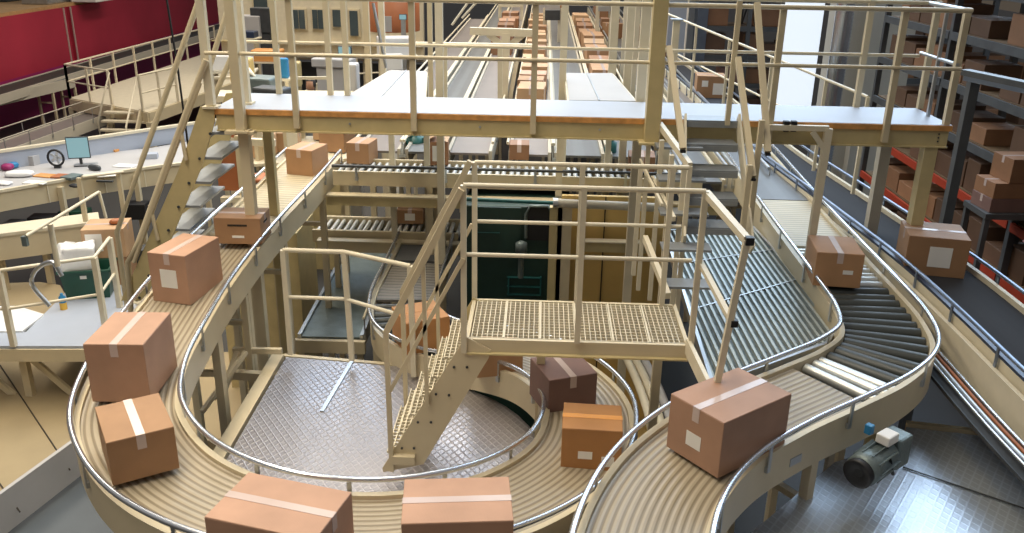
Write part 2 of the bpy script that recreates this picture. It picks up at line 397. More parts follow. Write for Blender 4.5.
# ---- left red clad block
XW = -18.0; ZB, ZT = 1.5, 3.52
struct(MB().box((XW-4, 45, ZB/2), (8, 60, ZB)).build('wall_left', 'magenta'))
wc = thing('wall_cladding', 'dark red sheet cladding band along the upper left wall', 'cladding', (XW, 40, ZB))
ys = [14, PX(66, 30, XW).y, PX(73, 30, XW).y, 80]
for i, m in enumerate(('magenta', 'red', 'red')):
    MB().box((XW-.1-(i == 1)*.12, (ys[i]+ys[i+1])/2, (ZB+ZT)/2), (.2, ys[i+1]-ys[i], ZT-ZB)).build('panel', 'red', wc)
for y in ys[1:3]: MB().box((XW+.03, y, (ZB+ZT)/2), (.05, .035, ZT-ZB)).build('joint_trim', 'tape', wc)
MB().box((XW-4.1, 45, ZT+.06), (8.0, 62, .12)).build('top_cover', 'wood', wc)
for i, (px, py, w) in enumerate(((70, 2, 1.4), (20, 1, .7), (110, 1, .9))):
    p = PZ(px, py, ZT+.12); tag(MB().box(p+V((-.6, 0, .3)), (1.0, w*2, .6)).build('crate', ['galv', 'dark', 'white'][i], bevel=.03), ['grey metal crate on top of the red wall', 'dark crate on top of the red wall at the picture corner', 'white crate on top of the red wall, right of the grey one'][i], 'crate')
# long dark and cream conveyors along the red wall
def strip_conv(label, pts, w, surf, **kw): return conveyor(label, pts, w, surf, curved=False, step=1.0, **kw)
def linez(p0, p1, z, ext0=0, ext1=0):
    a, b = PZ(*p0, z), PZ(*p1, z); d = (b-a); return [a-d*ext0, b+d*ext1]
strip_conv('dark green conveyor trough running at the foot of the red wall', [V((-16.9, 20, 1.55)), V((-16.9, 60, 1.55))], .9, 'darkgreen', frame='column', fh=.25, legs=(), guards=(0, 0))
strip_conv('long cream sided conveyor along the red wall, left of the small stair platform', linez((-30, 100), (66, 78), 1.5, .3, 0), .55, 'bgrey', frame='column', fh=.3, guards=(0, 0), legs=(1, 4, 7))
strip_conv('grey conveyor with low cream side rails passing behind the computer', linez((-20, 155), (98, 113), .9, .3, 0), .75, 'bmauve', frame='column', fh=.3, guards=(1, 1), gh=.35, rail='column', legs=(1, 4))
# ---- small mezzanine with stair at upper left
zm = 1.3
A, B_, C_, D_ = PZ(70, 98, zm), PZ(148, 112, zm), PZ(250, 76, zm), PZ(216, 50, zm)
mz = thing('mezzanine_platform', 'cream mezzanine platform with white railings in front of the red wall', 'platform', A)
MB().prism([A, B_, C_, D_], .06).build('deck', 'cream2', mz)
for a, b in ((A, B_), (B_, C_)): MB().bar(a-V((0, 0, .2)), b-V((0, 0, .2)), .08, .34).build('fascia', 'cream', mz)
for q in (A, B_, C_, A.lerp(B_, .5), B_.lerp(C_, .5)): MB().bar(q-V((0, 0, .3)), (q.x, q.y+.1, 0), .15).build('leg', 'cream', mz)
def rail_line(name_label, p0, p1, n, h=1.05, mids=(.5,), mat='cream2', r=.03, cat='railing', grp=None, pw=.06):
    up = V((0, 0, h)); ps = [p0.lerp(p1, i/(n-1)) for i in range(n)]
    return railing(name_label, [[p+up for p in (p0, p1)]], [[p+up*m for p in (p0, p1)] for m in mids], [(p, p+up) for p in ps], r=r, pw=pw, mat=mat)
rail_line('cream railing along the far edge of the small mezzanine by the red wall', A, D_, 9)
a2 = A.lerp(B_, .56)
rail_line('short cream railing on the near edge of the small mezzanine, left of its stair', A, a2, 3)
rail_line('cream railing on the near edge of the small mezzanine, right of its stair', A.lerp(B_, .94), B_.lerp(C_, .25), 3)
st = thing('staircase', 'small cream staircase with white rails going up to the mezzanine', 'staircase', PZ(125, 135, 0))
s0, s1 = A.lerp(B_, .58), A.lerp(B_, .92)
dn = V((.0, -1.0, 0))
for s in (s0, s1):
    MB().bar(s, s+dn*1.1-V((0, 0, 1.25)), .05, .2).build('stringer', 'cream', st)
    MB().tube([s+V((0, 0, 1)), s+dn*1.1+V((0, 0, -.25)), s+dn*1.1+V((0, 0, -1.2))], .03, 6).build('handrail', 'cream2', st)
for i in range(5):
    q = dn*(.1+.22*i)-V((0, 0, .22*(i+.5))); c = (s0+s1)/2+q
    MB().box(c, ((s1-s0).length, .24, .05)).build('tread', 'cream2', st)
# ---- office front in the far background
YO = 34.0
def oy(px, py): return PY(px, py, YO)
of = thing('office_front', 'cream two storey office front with windows, far behind the catwalk', 'office', oy(330, 95))
o0, o1 = oy(214, 96), oy(424, 0)
zt_ = 7.6
def orect(name, x0, y0_, x1, y1, mat, th=.1, dy=0, parent=of):
    a, b = oy(x0, y0_), oy(x1, y1); return MB().box(((a.x+b.x)/2, YO+th/2+dy, (a.z+b.z)/2), (abs(b.x-a.x), th, abs(a.z-b.z))).build(name, mat, parent)
orect('wall', 214, -30, 424, 62, 'cream2', .3)
orect('lower_wall', 214, 62, 424, 110, 'dark', .2, .6)
orect('ledge', 214, 40, 424, 44, 'beam', .35, -.35)
orect('ledge', 214, 52, 424, 56, 'cream', .5, -.5)
for x0, x1, y0_, y1, sub_ in ((252, 272, -4, 24, 1), (291, 308, 8, 30, 2), (311, 326, 8, 30, 2), (331, 345, 8, 28, 1), (348, 361, 9, 37, 1), (371, 382, 4, 30, 1), (228, 240, -4, 22, 1)):
    f_ = orect('window', x0, y0_, x1, y1, 'cream', .1, -.1)
    a, b = oy(x0+1.5, y0_+1.5), oy(x1-1.5, y1-1.5)
    for i in range(sub_):
        w = (b.x-a.x)/sub_; MB().box((a.x+w*(i+.5), YO-.12, (a.z+b.z)/2), (w*.9, .04, abs(a.z-b.z))).build('pane', 'pane', f_)
for x in (296, 318, 340, 362, 384, 406): orect('lower_post', x, 56, x+5, 98, 'cream', .15, .1)
# stair railing in front of the office
p0, p1 = PY(305, 92, 31), PY(352, 62, 31)
railing('cream stair railing sloping up below the office windows', [[p0, p1]], [[p0-V((0, 0, .5)), p1-V((0, 0, .5))]], [(p0.lerp(p1, t)-V((0, 0, 1.1)), p0.lerp(p1, t)) for t in (0, .25, .5, .75, 1)], r=.05, pw=.08)
rail_line('level cream railing on the lower floor below the office windows', PY(248, 96, 30), PY(300, 96, 30), 5, 1.1)
rail_line('level cream railing right of the sloping stair railing below the office', PY(358, 90, 30), PY(400, 88, 30), 4, 1.1)
# ================================================================== MAIN LOOP (spiral)
CXL, CYL, RL = -1.29, 6.10, 1.74
def cpt(deg, z): a = math.radians(deg); return V((CXL+RL*math.cos(a), CYL+RL*math.sin(a), z))
loop_pts = [V((-1.47, 11.0, 2.62)), V((-1.47, 9.9, 2.62)), V((-1.46, 8.9, 2.62)), V((-1.30, 8.25, 2.63)), V((-.92, 7.83, 2.66)), cpt(62, 2.70), cpt(40, 2.78), cpt(20, 2.84), cpt(0, 2.90), cpt(-25, 2.96), cpt(-50, 3.02), cpt(-75, 3.07), cpt(-100, 3.12),
            cpt(-125, 3.17), cpt(-150, 3.22), cpt(-172, 3.27), V((-3.10, 6.65, 3.33)), V((-3.13, 7.3, 3.39)), V((-3.12, 8.1, 3.46)), V((-3.08, 8.9, 3.52)), V((-3.0, 9.9, 3.60)), V((-2.96, 11.2, 3.66))]
fr0 = frames(smooth(loop_pts)); 
def atL(x, y): return min(fr0, key=lambda c: (c[0].x-x)**2+(c[0].y-y)**2)[3]
Lr0, Lr1, Ls = atL(-1.46, 9.0), atL(-.75, 7.75), atL(-3.12, 8.5)
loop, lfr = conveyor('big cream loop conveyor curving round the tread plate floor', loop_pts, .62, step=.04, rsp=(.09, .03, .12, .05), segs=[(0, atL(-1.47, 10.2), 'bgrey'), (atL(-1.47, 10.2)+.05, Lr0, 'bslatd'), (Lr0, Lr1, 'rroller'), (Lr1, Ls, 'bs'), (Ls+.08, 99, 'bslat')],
    legs=(.8, 2.2, Ls-1.6, Ls-.7, Ls+.5, Ls+1.9), legz=.3, fh=.24, gh=.12, gr=.02, goff=.05)
# transfer roller at the belt joint
q = min(lfr, key=lambda c: abs(c[3]-Ls-.03)); MB().tube([q[0]+q[2]*.29+V((0, 0, .0)), q[0]-q[2]*.29+V((0, 0, .0))], .03, 10).build('transfer_roller', 'cream2', loop)
def lpos(px, py, z): return PZ(px, py, z)
# support frames under the left straight
sf = thing('support_frame', 'cream steel support frame under the left run of the loop conveyor', 'frame', (-2.75, 7.3, .3))
for (a, b) in (((-2.82, 7.0, 3.1), (-2.82, 7.0, .3)), ((-2.80, 7.7, 3.18), (-2.80, 7.7, .3))):
    MB().bar(a, b, .06, .06).build('leg', 'cream', sf)
for a, b, w_ in ((PY(233, 350, 7.7), PY(282, 351, 7.7), .045), (PY(230, 374, 7.6), PY(286, 378, 7.6), .07), (PY(202, 412, 6.9), PY(246, 352, 7.6), .035), (PY(222, 395, 7.2), PY(238, 352, 7.7), .05)):
    MB().bar(a, b, w_, w_*1.2).build('brace', 'cream', sf)
# ================================================================== TREAD PLATE FLOORS
ZF = 2.45
def pf(px, py, z=ZF): return PZ(px, py, z)
circ = [V((CXL+1.40*math.cos(math.radians(a)), CYL+1.40*math.sin(math.radians(a)), ZF)) for a in range(-150, 66, 8)]
fl = thing('tread_plate_floor', 'steel tread plate floor in the middle of the loop conveyor', 'floor plate', (CXL, CYL, ZF))
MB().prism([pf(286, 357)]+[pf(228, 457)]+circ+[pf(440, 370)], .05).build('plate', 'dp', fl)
MB().bar(pf(283, 355)+V((-.05, 0, -.07)), pf(222, 460)+V((-.05, 0, -.07)), .12, .16).build('edge_beam', 'cream', fl)
MB().bar(pf(283, 355)+V((0, .03, -.07)), pf(436, 368)+V((0, .03, -.07)), .05, .12).build('edge_beam', 'cream', fl)
MB().bar(pf(322, 412)+V((0, 0, .008)), pf(352, 362)+V((0, 0, .008)), .035, .012).build('joint_strip', 'galv', fl)
for x, y in ((-2.2, 7.3), (-.4, 7.0), (-2.1, 5.4), (-.3, 5.4)): MB().box((x, y, ZF/2), (.1, .1, ZF-.1)).build('leg', 'cream', fl)
ZD = 2.8
d1 = thing('tread_plate_floor', 'bright tread plate sheet at lower right, beyond the overlapping seam', 'floor plate', PZ(960, 460, ZD))
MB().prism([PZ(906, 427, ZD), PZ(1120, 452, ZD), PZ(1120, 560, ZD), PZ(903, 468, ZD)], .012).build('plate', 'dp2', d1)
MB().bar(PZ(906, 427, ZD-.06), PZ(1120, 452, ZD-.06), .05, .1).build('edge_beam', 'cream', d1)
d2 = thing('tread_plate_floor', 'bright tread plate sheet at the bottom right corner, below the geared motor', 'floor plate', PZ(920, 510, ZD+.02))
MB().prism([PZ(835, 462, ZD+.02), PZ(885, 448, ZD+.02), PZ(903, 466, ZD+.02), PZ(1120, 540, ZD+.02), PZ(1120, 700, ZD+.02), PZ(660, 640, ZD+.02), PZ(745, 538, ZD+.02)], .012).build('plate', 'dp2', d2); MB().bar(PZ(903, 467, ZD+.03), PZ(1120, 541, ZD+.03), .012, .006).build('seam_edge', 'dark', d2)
for x, y in ((3.2, 5.9), (3.9, 5.2), (2.4, 4.6)): MB().box((x, y, ZD/2-.05), (.1, .1, ZD-.1)).build('leg', 'cream', d2)
# ================================================================== RIGHT LOOP
rp = [V((3.02, 15.5, 3.55)), V((3.0, 12.5, 3.53)), V((2.97, 10.8, 3.5)), V((2.95, 9.5, 3.48)), V((2.95, 8.3, 3.46)), V((2.96, 7.55, 3.44)), V((2.94, 6.98, 3.43)), V((2.83, 6.5, 3.42)), V((2.53, 6.12, 3.41)), V((2.10, 5.78, 3.4)), V((1.6, 5.42, 3.38)), V((1.15, 5.02, 3.36)), V((.82, 4.55, 3.34)), V((.62, 4.0, 3.32)), V((.55, 3.4, 3.30)), V((.6, 2.9, 3.28))]
fr1 = frames(smooth(rp))
def atR(x, y): return min(fr1, key=lambda c: (c[0].x-x)**2+(c[0].y-y)**2)[3]
La, Lb, Lc = atR(2.95, 8.1), atR(2.95, 6.95), atR(2.28, 5.92)
Lm = atR(2.95, 10.4)
rl, rfr = conveyor('right hand roller and belt conveyor bending round the slatted deck', rp, .64, segs=[(0, Lm, 'bgrey'), (Lm, atR(2.95, 8.8), 'bslat'), (atR(2.95, 8.8)+.03, La+.35, 'roller'), (La+.35, Lc-.36, 'rroller'), (Lc-.36, Lc+.02, 'roller'), (Lc+.08, 99, 'bs')],
    legs=(1.0, 3.5, La, Lc+.6), legz=0, fh=.26, gh=.12, rail='chrome', gr=.02, goff=.05, brk=.9, legmat='cream', step=.03, rsp=(.105, .040, .135, .058))
# geared motor hung on the side frame near the lower right
mo = thing('geared_motor', 'grey green geared motor hanging on the side of the right conveyor', 'motor', PZ(872, 478, 3.0))
c0 = PZ(868, 466, 3.18); ax = V((-.72, -.62, -.08)).normalized()
MB().lathe(c0, ax, [(-.24, .085), (-.22, .10), (-.05, .10), (-.04, .112), (.08, .112), (.09, .09), (.10, .07)], 24).build('motor_body', 'motor', mo)
MB().lathe(c0, ax, [(.085, .098), (.13, .104), (.135, .085), (.115, .03)], 24).build('fan_cover', 'black', mo)
f_ = MB()
for k in range(10):
    a = 2*math.pi*k/10; n1 = ax.cross(V((0, 0, 1))).normalized(); n2 = ax.cross(n1); r_ = n1*math.cos(a)+n2*math.sin(a)
    f_.bar(c0-ax*.2+r_*.105, c0+ax*.03+r_*.105, .008, .03, r_)
f_.build('cooling_fins', 'motor', mo)
MB().box(c0-ax*.30+V((.02, .02, -.01)), (.17, .17, .24), math.radians(40)).build('gear_housing', 'motor', mo, bevel=.02)
MB().box(c0-ax*.12+V((.05, .03, .15)), (.13, .10, .07), math.radians(40)).build('terminal_box', 'white', mo, bevel=.01)
MB().box(c0-ax*.12+V((-.05, .10, .17)), (.05, .05, .07), math.radians(40)).build('switch', 'blue', mo, bevel=.006)
MB().tube([c0-ax*.12+V((.05, .03, .12)), c0-ax*.02+V((.12, -.02, .05)), c0-ax*.1+V((.14, .02, -.12))], .012, 8).build('cable', 'black', mo)
# small name plate and lettering plate on frame
for i, (px, py, lab) in enumerate(((823, 474, 'name_plate'), (908, 408, 'name_plate'))):
    pass
q = min(rfr, key=lambda c: abs(c[3]-atR(1.55, 5.4))); sdv = 1 if q[2].y < 0 else -1
MB().box(q[0]+q[2]*sdv*(.32+.048)-V((0, 0, .14)), (.12, .006, .06), math.atan2(q[1].y, q[1].x)).build('name_plate', 'galv', rl)
# slatted deck
ZS = 3.28
sd = thing('slatted_deck', 'grey slatted steel deck between the grating platform and the right conveyor', 'deck', PZ(765, 320, ZS))
und = [PZ(664, 236, ZS-.05), PZ(752, 232, ZS-.05), PZ(792, 275, ZS-.05), PZ(840, 326, ZS-.05), PZ(826, 350, ZS-.05), PZ(712, 392, ZS-.05)]
MB().prism(und, .02).build('under_sheet', 'motor', sd)
# slats run parallel, clipped to the outline
def clip_line(poly, n, c):
    out = []
    for i in range(len(poly)):
        a, b = poly[i], poly[(i+1) % len(poly)]; da, db = a.dot(n)-c, b.dot(n)-c
        if da*db < 0: out.append(a.lerp(b, da/(da-db)))
    return out
pa, pb = PZ(700, 250, ZS), PZ(770, 380, ZS); sdir = (pb-pa).normalized(); nrm = V((-sdir.y, sdir.x, 0))
top = [V((p.x, p.y, ZS)) for p in und]; cs = [p.dot(nrm) for p in top]; m_ = MB(); c = min(cs)+.03
while c < max(cs):
    r_ = clip_line(top, nrm, c)
    if len(r_) == 2: m_.bar(r_[0], r_[1], .024, .035)
    c += .062
m_.build('slats', 'slat', sd)
for i in range(len(top)): MB().bar(top[i]-V((0, 0, .02)), top[(i+1) % 6]-V((0, 0, .02)), .03, .09).build('edge_frame', 'galv', sd)
for k_ in (.3, .62):
    a, b = top[0].lerp(top[5], k_), top[1].lerp(top[3], k_); MB().bar(a+V((0, 0, .012)), b+V((0, 0, .012)), .012, .02).build('cross_bar', 'galv', sd)
# ================================================================== DIAGONAL DARK BELT CONVEYOR
dpts = [V((3.05, 24, 3.5)), PZ(705, 92, 3.5), PZ(770, 150, 3.5), PZ(860, 215, 3.5), PZ(935, 270, 3.5), PZ(1000, 325, 3.5), PZ(1090, 405, 3.5), PZ(1230, 520, 3.5)]
dg, dfr = conveyor('long charcoal belt conveyor running diagonally past the right conveyor to the right edge', dpts, .62, 'bdark', rail='bluerail', frame='cream2', fh=.3, gh=.14, guards=(1, 1), legs=(), brk=.8, gr=.018, lip=.05)
L_ = dfr[-1][3]
for k_ in (.35, .5, .62, .75): 
    p = dfr[int(len(dfr)*k_)]
    for sd_ in (1, -1):
        a = p[0]+p[2]*sd_*.33-V((0, 0, .3)); MB().bar(a, (a.x, a.y, 0), .08).build('leg', 'cream', dg)
# navy inner side panel + cable tray between the conveyors
dn_ = sub(dfr, dfr[-1][3]*.45, 99)
sweep(MB(), dn_, -.415, -.375, -.42, -.02).build('side_panel', 'cream2', dg); sweep(MB(), sub(dfr, 8, 99), -.352, -.312, .0, .075).build('inner_lip', 'navy', dg)
ct = thing('cable_tray', 'steel cable tray with pipes between the right conveyor and the charcoal belt conveyor', 'cable tray', PZ(980, 380, 3.1))
for o_, r_, m_ in ((-.50, .018, 'chrome'), (-.545, .014, 'brick'), (-.59, .018, 'galv'), (-.63, .012, 'chrome')):
    MB().tube(offs(dn_[::3], o_, -.22), r_, 6).build('pipe', m_, ct)
sweep(MB(), dn_, -.68, -.46, -.30, -.27).build('tray', 'dark', ct)
# ================================================================== CROSS CONVEYORS
ZX = 3.66
cr, cfr = conveyor('upper cross roller conveyor passing below the catwalk', [V((-2.55, 10.82, ZX)), V((2.0, 10.82, ZX))], .58, segs=[(0, 99, 'roller')], curved=False, step=.02, rsp=(.09, .028, .1, .04), frame='cream', fh=.15, rail='dark', gh=.1, guards=(0, 1), legs=(1.2, 3.8), legz=0, gr=.02, brk=1.1)
lc, _ = conveyor('lower cross roller conveyor feeding the inner loop, under the upper one', [V((-3.0, 11.35, 2.7)), V((-1.05, 11.35, 2.7))], .55, segs=[(0, 99, 'roller')], curved=False, step=.02, rsp=(.09, .028, .1, .04), frame='cream', fh=.14, guards=(0, 0), legs=(.3,))
bm = thing('steel_beam', 'cream horizontal steel beam just below the upper cross roller conveyor', 'beam', (0, 10.35, 3.3))
MB().box((-.2, 10.35, 3.36), (4.8, .07, .12)).build('web', 'beam', bm); MB().box((-.2, 10.35, 3.43), (4.8, .14, .02)).build('flange', 'cream', bm)
b2 = thing('steel_beam', 'cream horizontal steel beam in front of the lower cross roller conveyor', 'beam', (0, 10.35, 2.5))
MB().box((-1.2, 10.9, 2.56), (3.4, .07, .15)).build('web', 'cream', b2); MB().box((-1.2, 10.9, 2.64), (3.4, .14, .02)).build('flange', 'cream', b2)
pp = thing('grey_pipe', 'thick grey green pipe crossing behind the platform railings', 'pipe', PY(590, 212, 10.2))
MB().tube([PY(556, 203, 9.7), PY(668, 208, 9.7)], .05, 14).build('pipe_body', 'column', pp); MB().tube([PY(466, 199, 9.7), PY(556, 203, 9.7)], .022, 10).build('thin_pipe', 'teal', pp)
MB().tube([PY(553, 203, 9.7), PY(558, 203.2, 9.7)], .06, 14).build('pipe_clamp', 'galv', pp)
# under conveyors in the pit at left centre
pit, _ = strip_conv('lower green grey belt conveyor in the pit, left of the inner conveyor', [V((-2.55, 13, 1.9)), V((-2.45, 9.5, 1.9))], .7, 'motor', frame='galv', guards=(1, 0), gh=.25, legs=(1, 3), rail='cream2')
MB().box((-2.45, 9.45, 1.8), (.85, .06, .16)).build('end_beam', 'cream', pit)
# dark pit machinery seen through the railings
pm = thing('dark_green_machine', 'dark green cabinet machine standing in the pit behind the platform railings', 'machine', PY(515, 330, 11.5))
a, b = PY(464, 205, 10.02), PY(566, 330, 10.02)
MB().box(((a.x+b.x)/2, 10.42, (a.z+0)/2), (b.x-a.x, .8, a.z)).build('housing', 'darkgreen', pm, bevel=.02)
def pr(name, x0, y0_, x1, y1, mat, parent, y=10.02, th=.03, bev=0):
    a, b = PY(x0, y0_, y), PY(x1, y1, y); return MB().box(((a.x+b.x)/2, y-th/2, (a.z+b.z)/2), (abs(b.x-a.x), th, abs(a.z-b.z))).build(name, mat, parent, bev)
pr('door', 472, 206, 520, 260, 'darkgreen', pm); pr('hatch', 527, 206, 551, 240, 'black', pm, bev=0)
for x0, y0_, x1, y1 in ((507, 276, 541, 277.5), (507, 285, 541, 286.5), (507, 293, 541, 294.5), (508, 276, 509, 294), (540, 276, 541, 294), (475, 231, 500, 232)): pr('trim_strip', x0, y0_, x1, y1, 'teal', pm, th=.05)
t_ = MB()
h = [PY(x, y, 9.97) for x, y in ((526, 238), (526, 214), (530, 206), (548, 206), (552, 214), (552, 238))]; t_.tube(h, .02, 8); t_.build('handle_frame', 'motor', pm)
gp = thing('air_regulator', 'small grey regulator hanging in front of the dark green machine', 'regulator', PY(521, 262, 9.8))
MB().lathe(PY(521, 262, 9.8), (0, 0, 1), [(-.2, .035), (.12, .035), (.13, .07), (.24, .07), (.26, .03)], 12).build('body', 'motor', gp)
ps_ = thing('steel_post', 'cream steel posts between the dark machine and the ochre panels', 'post', PY(555, 300, 10.5))
for x0, x1 in ((550, 557), (558, 566)): pr('post', x0, 205, x1, 350, 'cream' if x0 > 555 else 'beam', ps_, 9.85, .1)
sb = thing('shelf_beam', 'pale cream shelf beam on the ochre panels behind the platform', 'beam', PY(620, 245, 10.4))
pr('top', 582, 238, 646, 241, 'cream2', sb, 9.75, .12); pr('face', 582, 241, 646, 252, 'beam', sb, 9.75, .05)
# pale curved chute rising from below
ch = thing('curved_chute', 'pale curved steel chute rails descending behind the grating platform', 'chute', PZ(640, 400, 1.5))
for dx in (-.06, .04, .14):
    pts = [PZ(586, 262, 1.7), PZ(603, 300, 1.8), PZ(622, 340, 1.9), PZ(642, 380, 2.0), PZ(656, 420, 2.05), PZ(664, 470, 2.05)]
    MB().tube(smooth([p+V((dx, 0, 0)) for p in pts], .1), .045, 10).build('rail', 'cream2' if dx < .1 else 'sheet', ch)
# small green tank + boxes behind the cross conveyor
tk = thing('green_motor', 'small teal drive motor hanging under the catwalk behind the roller conveyor', 'motor', PY(610, 150, 11.6))
MB().lathe(PY(610, 154, 11.6), (0, 0, 1), [(0, .07), (.02, .085), (.16, .085), (.17, .05), (.22, .05)], 16).build('motor_body', 'teal', tk)
MB().box(PY(610, 136, 11.6), (.05, .05, .2)).build('bracket', 'galv', tk)
tk = thing('green_motor', 'small teal drive motor beside the left belt under the catwalk', 'motor', PY(418, 148, 11.9))
MB().lathe(PY(415, 150, 11.9), (0, 0, 1), [(0, .10), (.02, .12), (.18, .12), (.19, .06), (.24, .06)], 16).build('motor_body', 'teal', tk)
MB().box(PY(423, 140, 11.9), (.12, .1, .08)).build('terminal_box', 'teal', tk)
# ================================================================== CATWALK
ZC = 4.865; YF = 8.3; YB = 9.15
cw = thing('catwalk', 'cream steel catwalk with pale grey deck and plywood edge spanning the hall', 'catwalk', (0, YF, ZC))
MB().box((.36, (YF+YB)/2, ZC-.012), (6.98, YB-YF, .024)).build('deck', 'deck', cw)
MB().box((.36, YF-.006, ZC-.03), (6.98, .02, .05)).build('plywood_edge', 'ply', cw)
MB().box((.36, YF-.004+.03, ZC-.13), (6.94, .05, .15)).build('side_beam', 'beam', cw)
MB().box((.36, YF+.03, ZC-.208), (6.94, .11, .012)).build('beam_flange', 'beam', cw)
MB().box((.36, YB-.03, ZC-.12), (6.94, .05, .17)).build('side_beam', 'beam', cw)
for x in (-3.1, -1.5, .1, 1.7, 3.78): MB().box((x, (YF+YB)/2, ZC-.12), (.06, YB-YF-.1, .14)).build('cross_member', 'beam', cw)
def yz(px, py, y=YF): return PY(px, py, y)
xl = yz(242, 128).x; MB().box((xl, YF+.05, (ZC-.2)/2), (.10, .10, ZC-.2)).build('leg', 'cream', cw)
MB().box((xl, YF+.0, ZC-.215), (.28, .2, .03)).build('leg_cap_plate', 'cream', cw)
xr = yz(936, 140).x; MB().box((xr-.03, YF+.05, (ZC-.2)/2), (.12, .12, ZC-.2)).build('leg', 'beam', cw)
MB().box((yz(268, 130, YB).x, YB, (ZC-.2)/2), (.09, .09, ZC-.2)).build('leg', 'beam', cw)
xr2 = PY(885, 140, YB).x; MB().box((xr2, YB-.02, (ZC-.2)/2), (.11, .11, ZC-.2)).build('leg', 'column', cw)
for px in (480, 600, 350): MB().lathe((yz(px, 125).x, YF-.002, ZC-.12), (0, -1, 0), [(0, .012), (.008, .012)], 8).build('bolt', 'galv', cw)
for dz in (0, .035, -.035):
    MB().lathe((3.74, YF-.002, ZC-.12+dz), (0, -1, 0), [(0, .008), (.006, .008)], 8).build('bolt', 'dark', cw)
up = V((0, 0, 1))
# front railing
def vp(px, y, z0, z1, dx=0):   # vertical post, px measured at the deck edge
    x = PY(px, 122, y).x+dx; return (V((x, y, z0)), V((x, y, z1)))
yR = YF-.03
fl_, fr_ = PY(213, 120, yR).x, 3.80
railing('front railing of the catwalk, nearest the camera', [[V((fl_, yR-.03, 5.90)), V((fr_, yR-.03, 5.90))]], [[V((fl_, yR-.03, 5.39)), V((fr_, yR-.03, 5.39))]],
        [vp(p, yR, 4.70, 5.92) for p in (297, 414, 533, 770, 887)]+[(V((fr_, YF+.03, ZC)), V((fr_, YF+.03, 5.92)))], pw=.055, mat='cream', r=.022)
railing('rear railing of the catwalk, on its far edge', [[V((-3.1, YB, 5.90)), V((3.78, YB, 5.90))]], [[V((-3.1, YB, 5.39)), V((3.78, YB, 5.39))]],
        [(V((PY(p, 100, YB).x, YB, ZC)), V((PY(p, 100, YB).x, YB, 5.92))) for p in (280, 331, 348, 857, 921)], pw=.055, mat='cream', r=.02)
railing('short end railing across the right end of the catwalk', [[V((3.79, YF, 5.90)), V((3.79, YB, 5.90))]], [[V((3.79, YF, 5.42)), V((3.79, YB, 5.42))]], [(V((3.79, YF+.42, ZC)), V((3.79, YF+.42, 5.9)))], pw=.03, r=.02, mat='galv')
# tall columns standing by the catwalk
def column(px_b, y, z0, w, label, mat='cream', z1=8.5, ref=122, d=None):
    x = PY(px_b, ref, y).x; t = thing('steel_column', label, 'column', (x, y, z0), None)
    MB().box((x, y, (z0+z1)/2), (w, d or w, z1-z0)).build('shaft', mat, t); MB().box((x, y, z0+.01), (w*1.8, w*1.8, .02)).build('base_plate', mat, t); return t
column(241, YF-.06, ZC-.21, .085, 'cream steel column at the front left corner of the catwalk')
column(249, YF+.25, ZC, .07, 'cream steel column just behind the front left corner column', 'cream2')
column(652, YF-.06, ZC-.22, .13, 'thick cream steel column in the middle right of the catwalk front', 'beam', z1=8.5)
column(213, YF+.02, ZC, .075, 'pale steel column at the left end of the catwalk above the stair', 'cream2')
column(640, YB+.1, 0, .09, 'pale steel column right behind the thick catwalk column', 'cream2', ref=100)
column(440, 10.2, 0, .085, 'cream column rising behind the catwalk left of the centre conveyors', 'cream2', ref=95)
column(431, 11.5, 0, .06, 'thin cream column just left of the one behind the catwalk centre', 'cream', ref=90)
column(562, 10.5, 0, .08, 'cream column rising behind the catwalk between the box rows', 'cream2', ref=95)
column(627, 11.2, 0, .09, 'cream column behind the catwalk beside the right box row', 'cream2', ref=80)
column(612, 14, 0, .12, 'cream column further back beside the right box row', 'cream2', ref=70)
column(368, 12.5, 0, .08, 'cream column between the office windows and the left cover sheet', 'cream', ref=60)
column(383, 16, 0, .10, 'farther cream column left of the grey cover sheet', 'cream2', ref=60)
# cover sheets beyond the catwalk
for lab, poly in (('grey cover sheet beyond the catwalk on the left, over the belts', [(345, 97), (424, 98), (426, 71), (390, 70)]), ('grey cover sheet beyond the catwalk on the right, beside the boxes', [(569, 100), (636, 101), (612, 73), (566, 73)])):
    q = [PZ(x, y, 4.86) for x, y in poly]; t = thing('cover_sheet', lab, 'cover', q[0]); MB().prism(q, .02).build('sheet', 'sheet', t)
    MB().bar(q[1]-V((0, 0, .07)), q[2]-V((0, 0, .07)), .04, .12).build('edge_beam', 'cream2', t); MB().bar(q[0]-V((0, 0, .07)), q[3]-V((0, 0, .07)), .04, .12).build('edge_beam', 'cream2', t)
    a, b = q[0].lerp(q[3], 0.02), q[1].lerp(q[2], .02)
    m0, m1 = q[0].lerp(q[1], .45), q[3].lerp(q[2], .45); MB().bar(m0+V((0, 0, .004)), m1+V((0, 0, .004)), .015, .008).build('seam', 'galv', t)
    for c in q[2:]: MB().box((c.x, c.y-.05, 2.4), (.07, .07, 4.8)).build('leg', 'cream2', t)
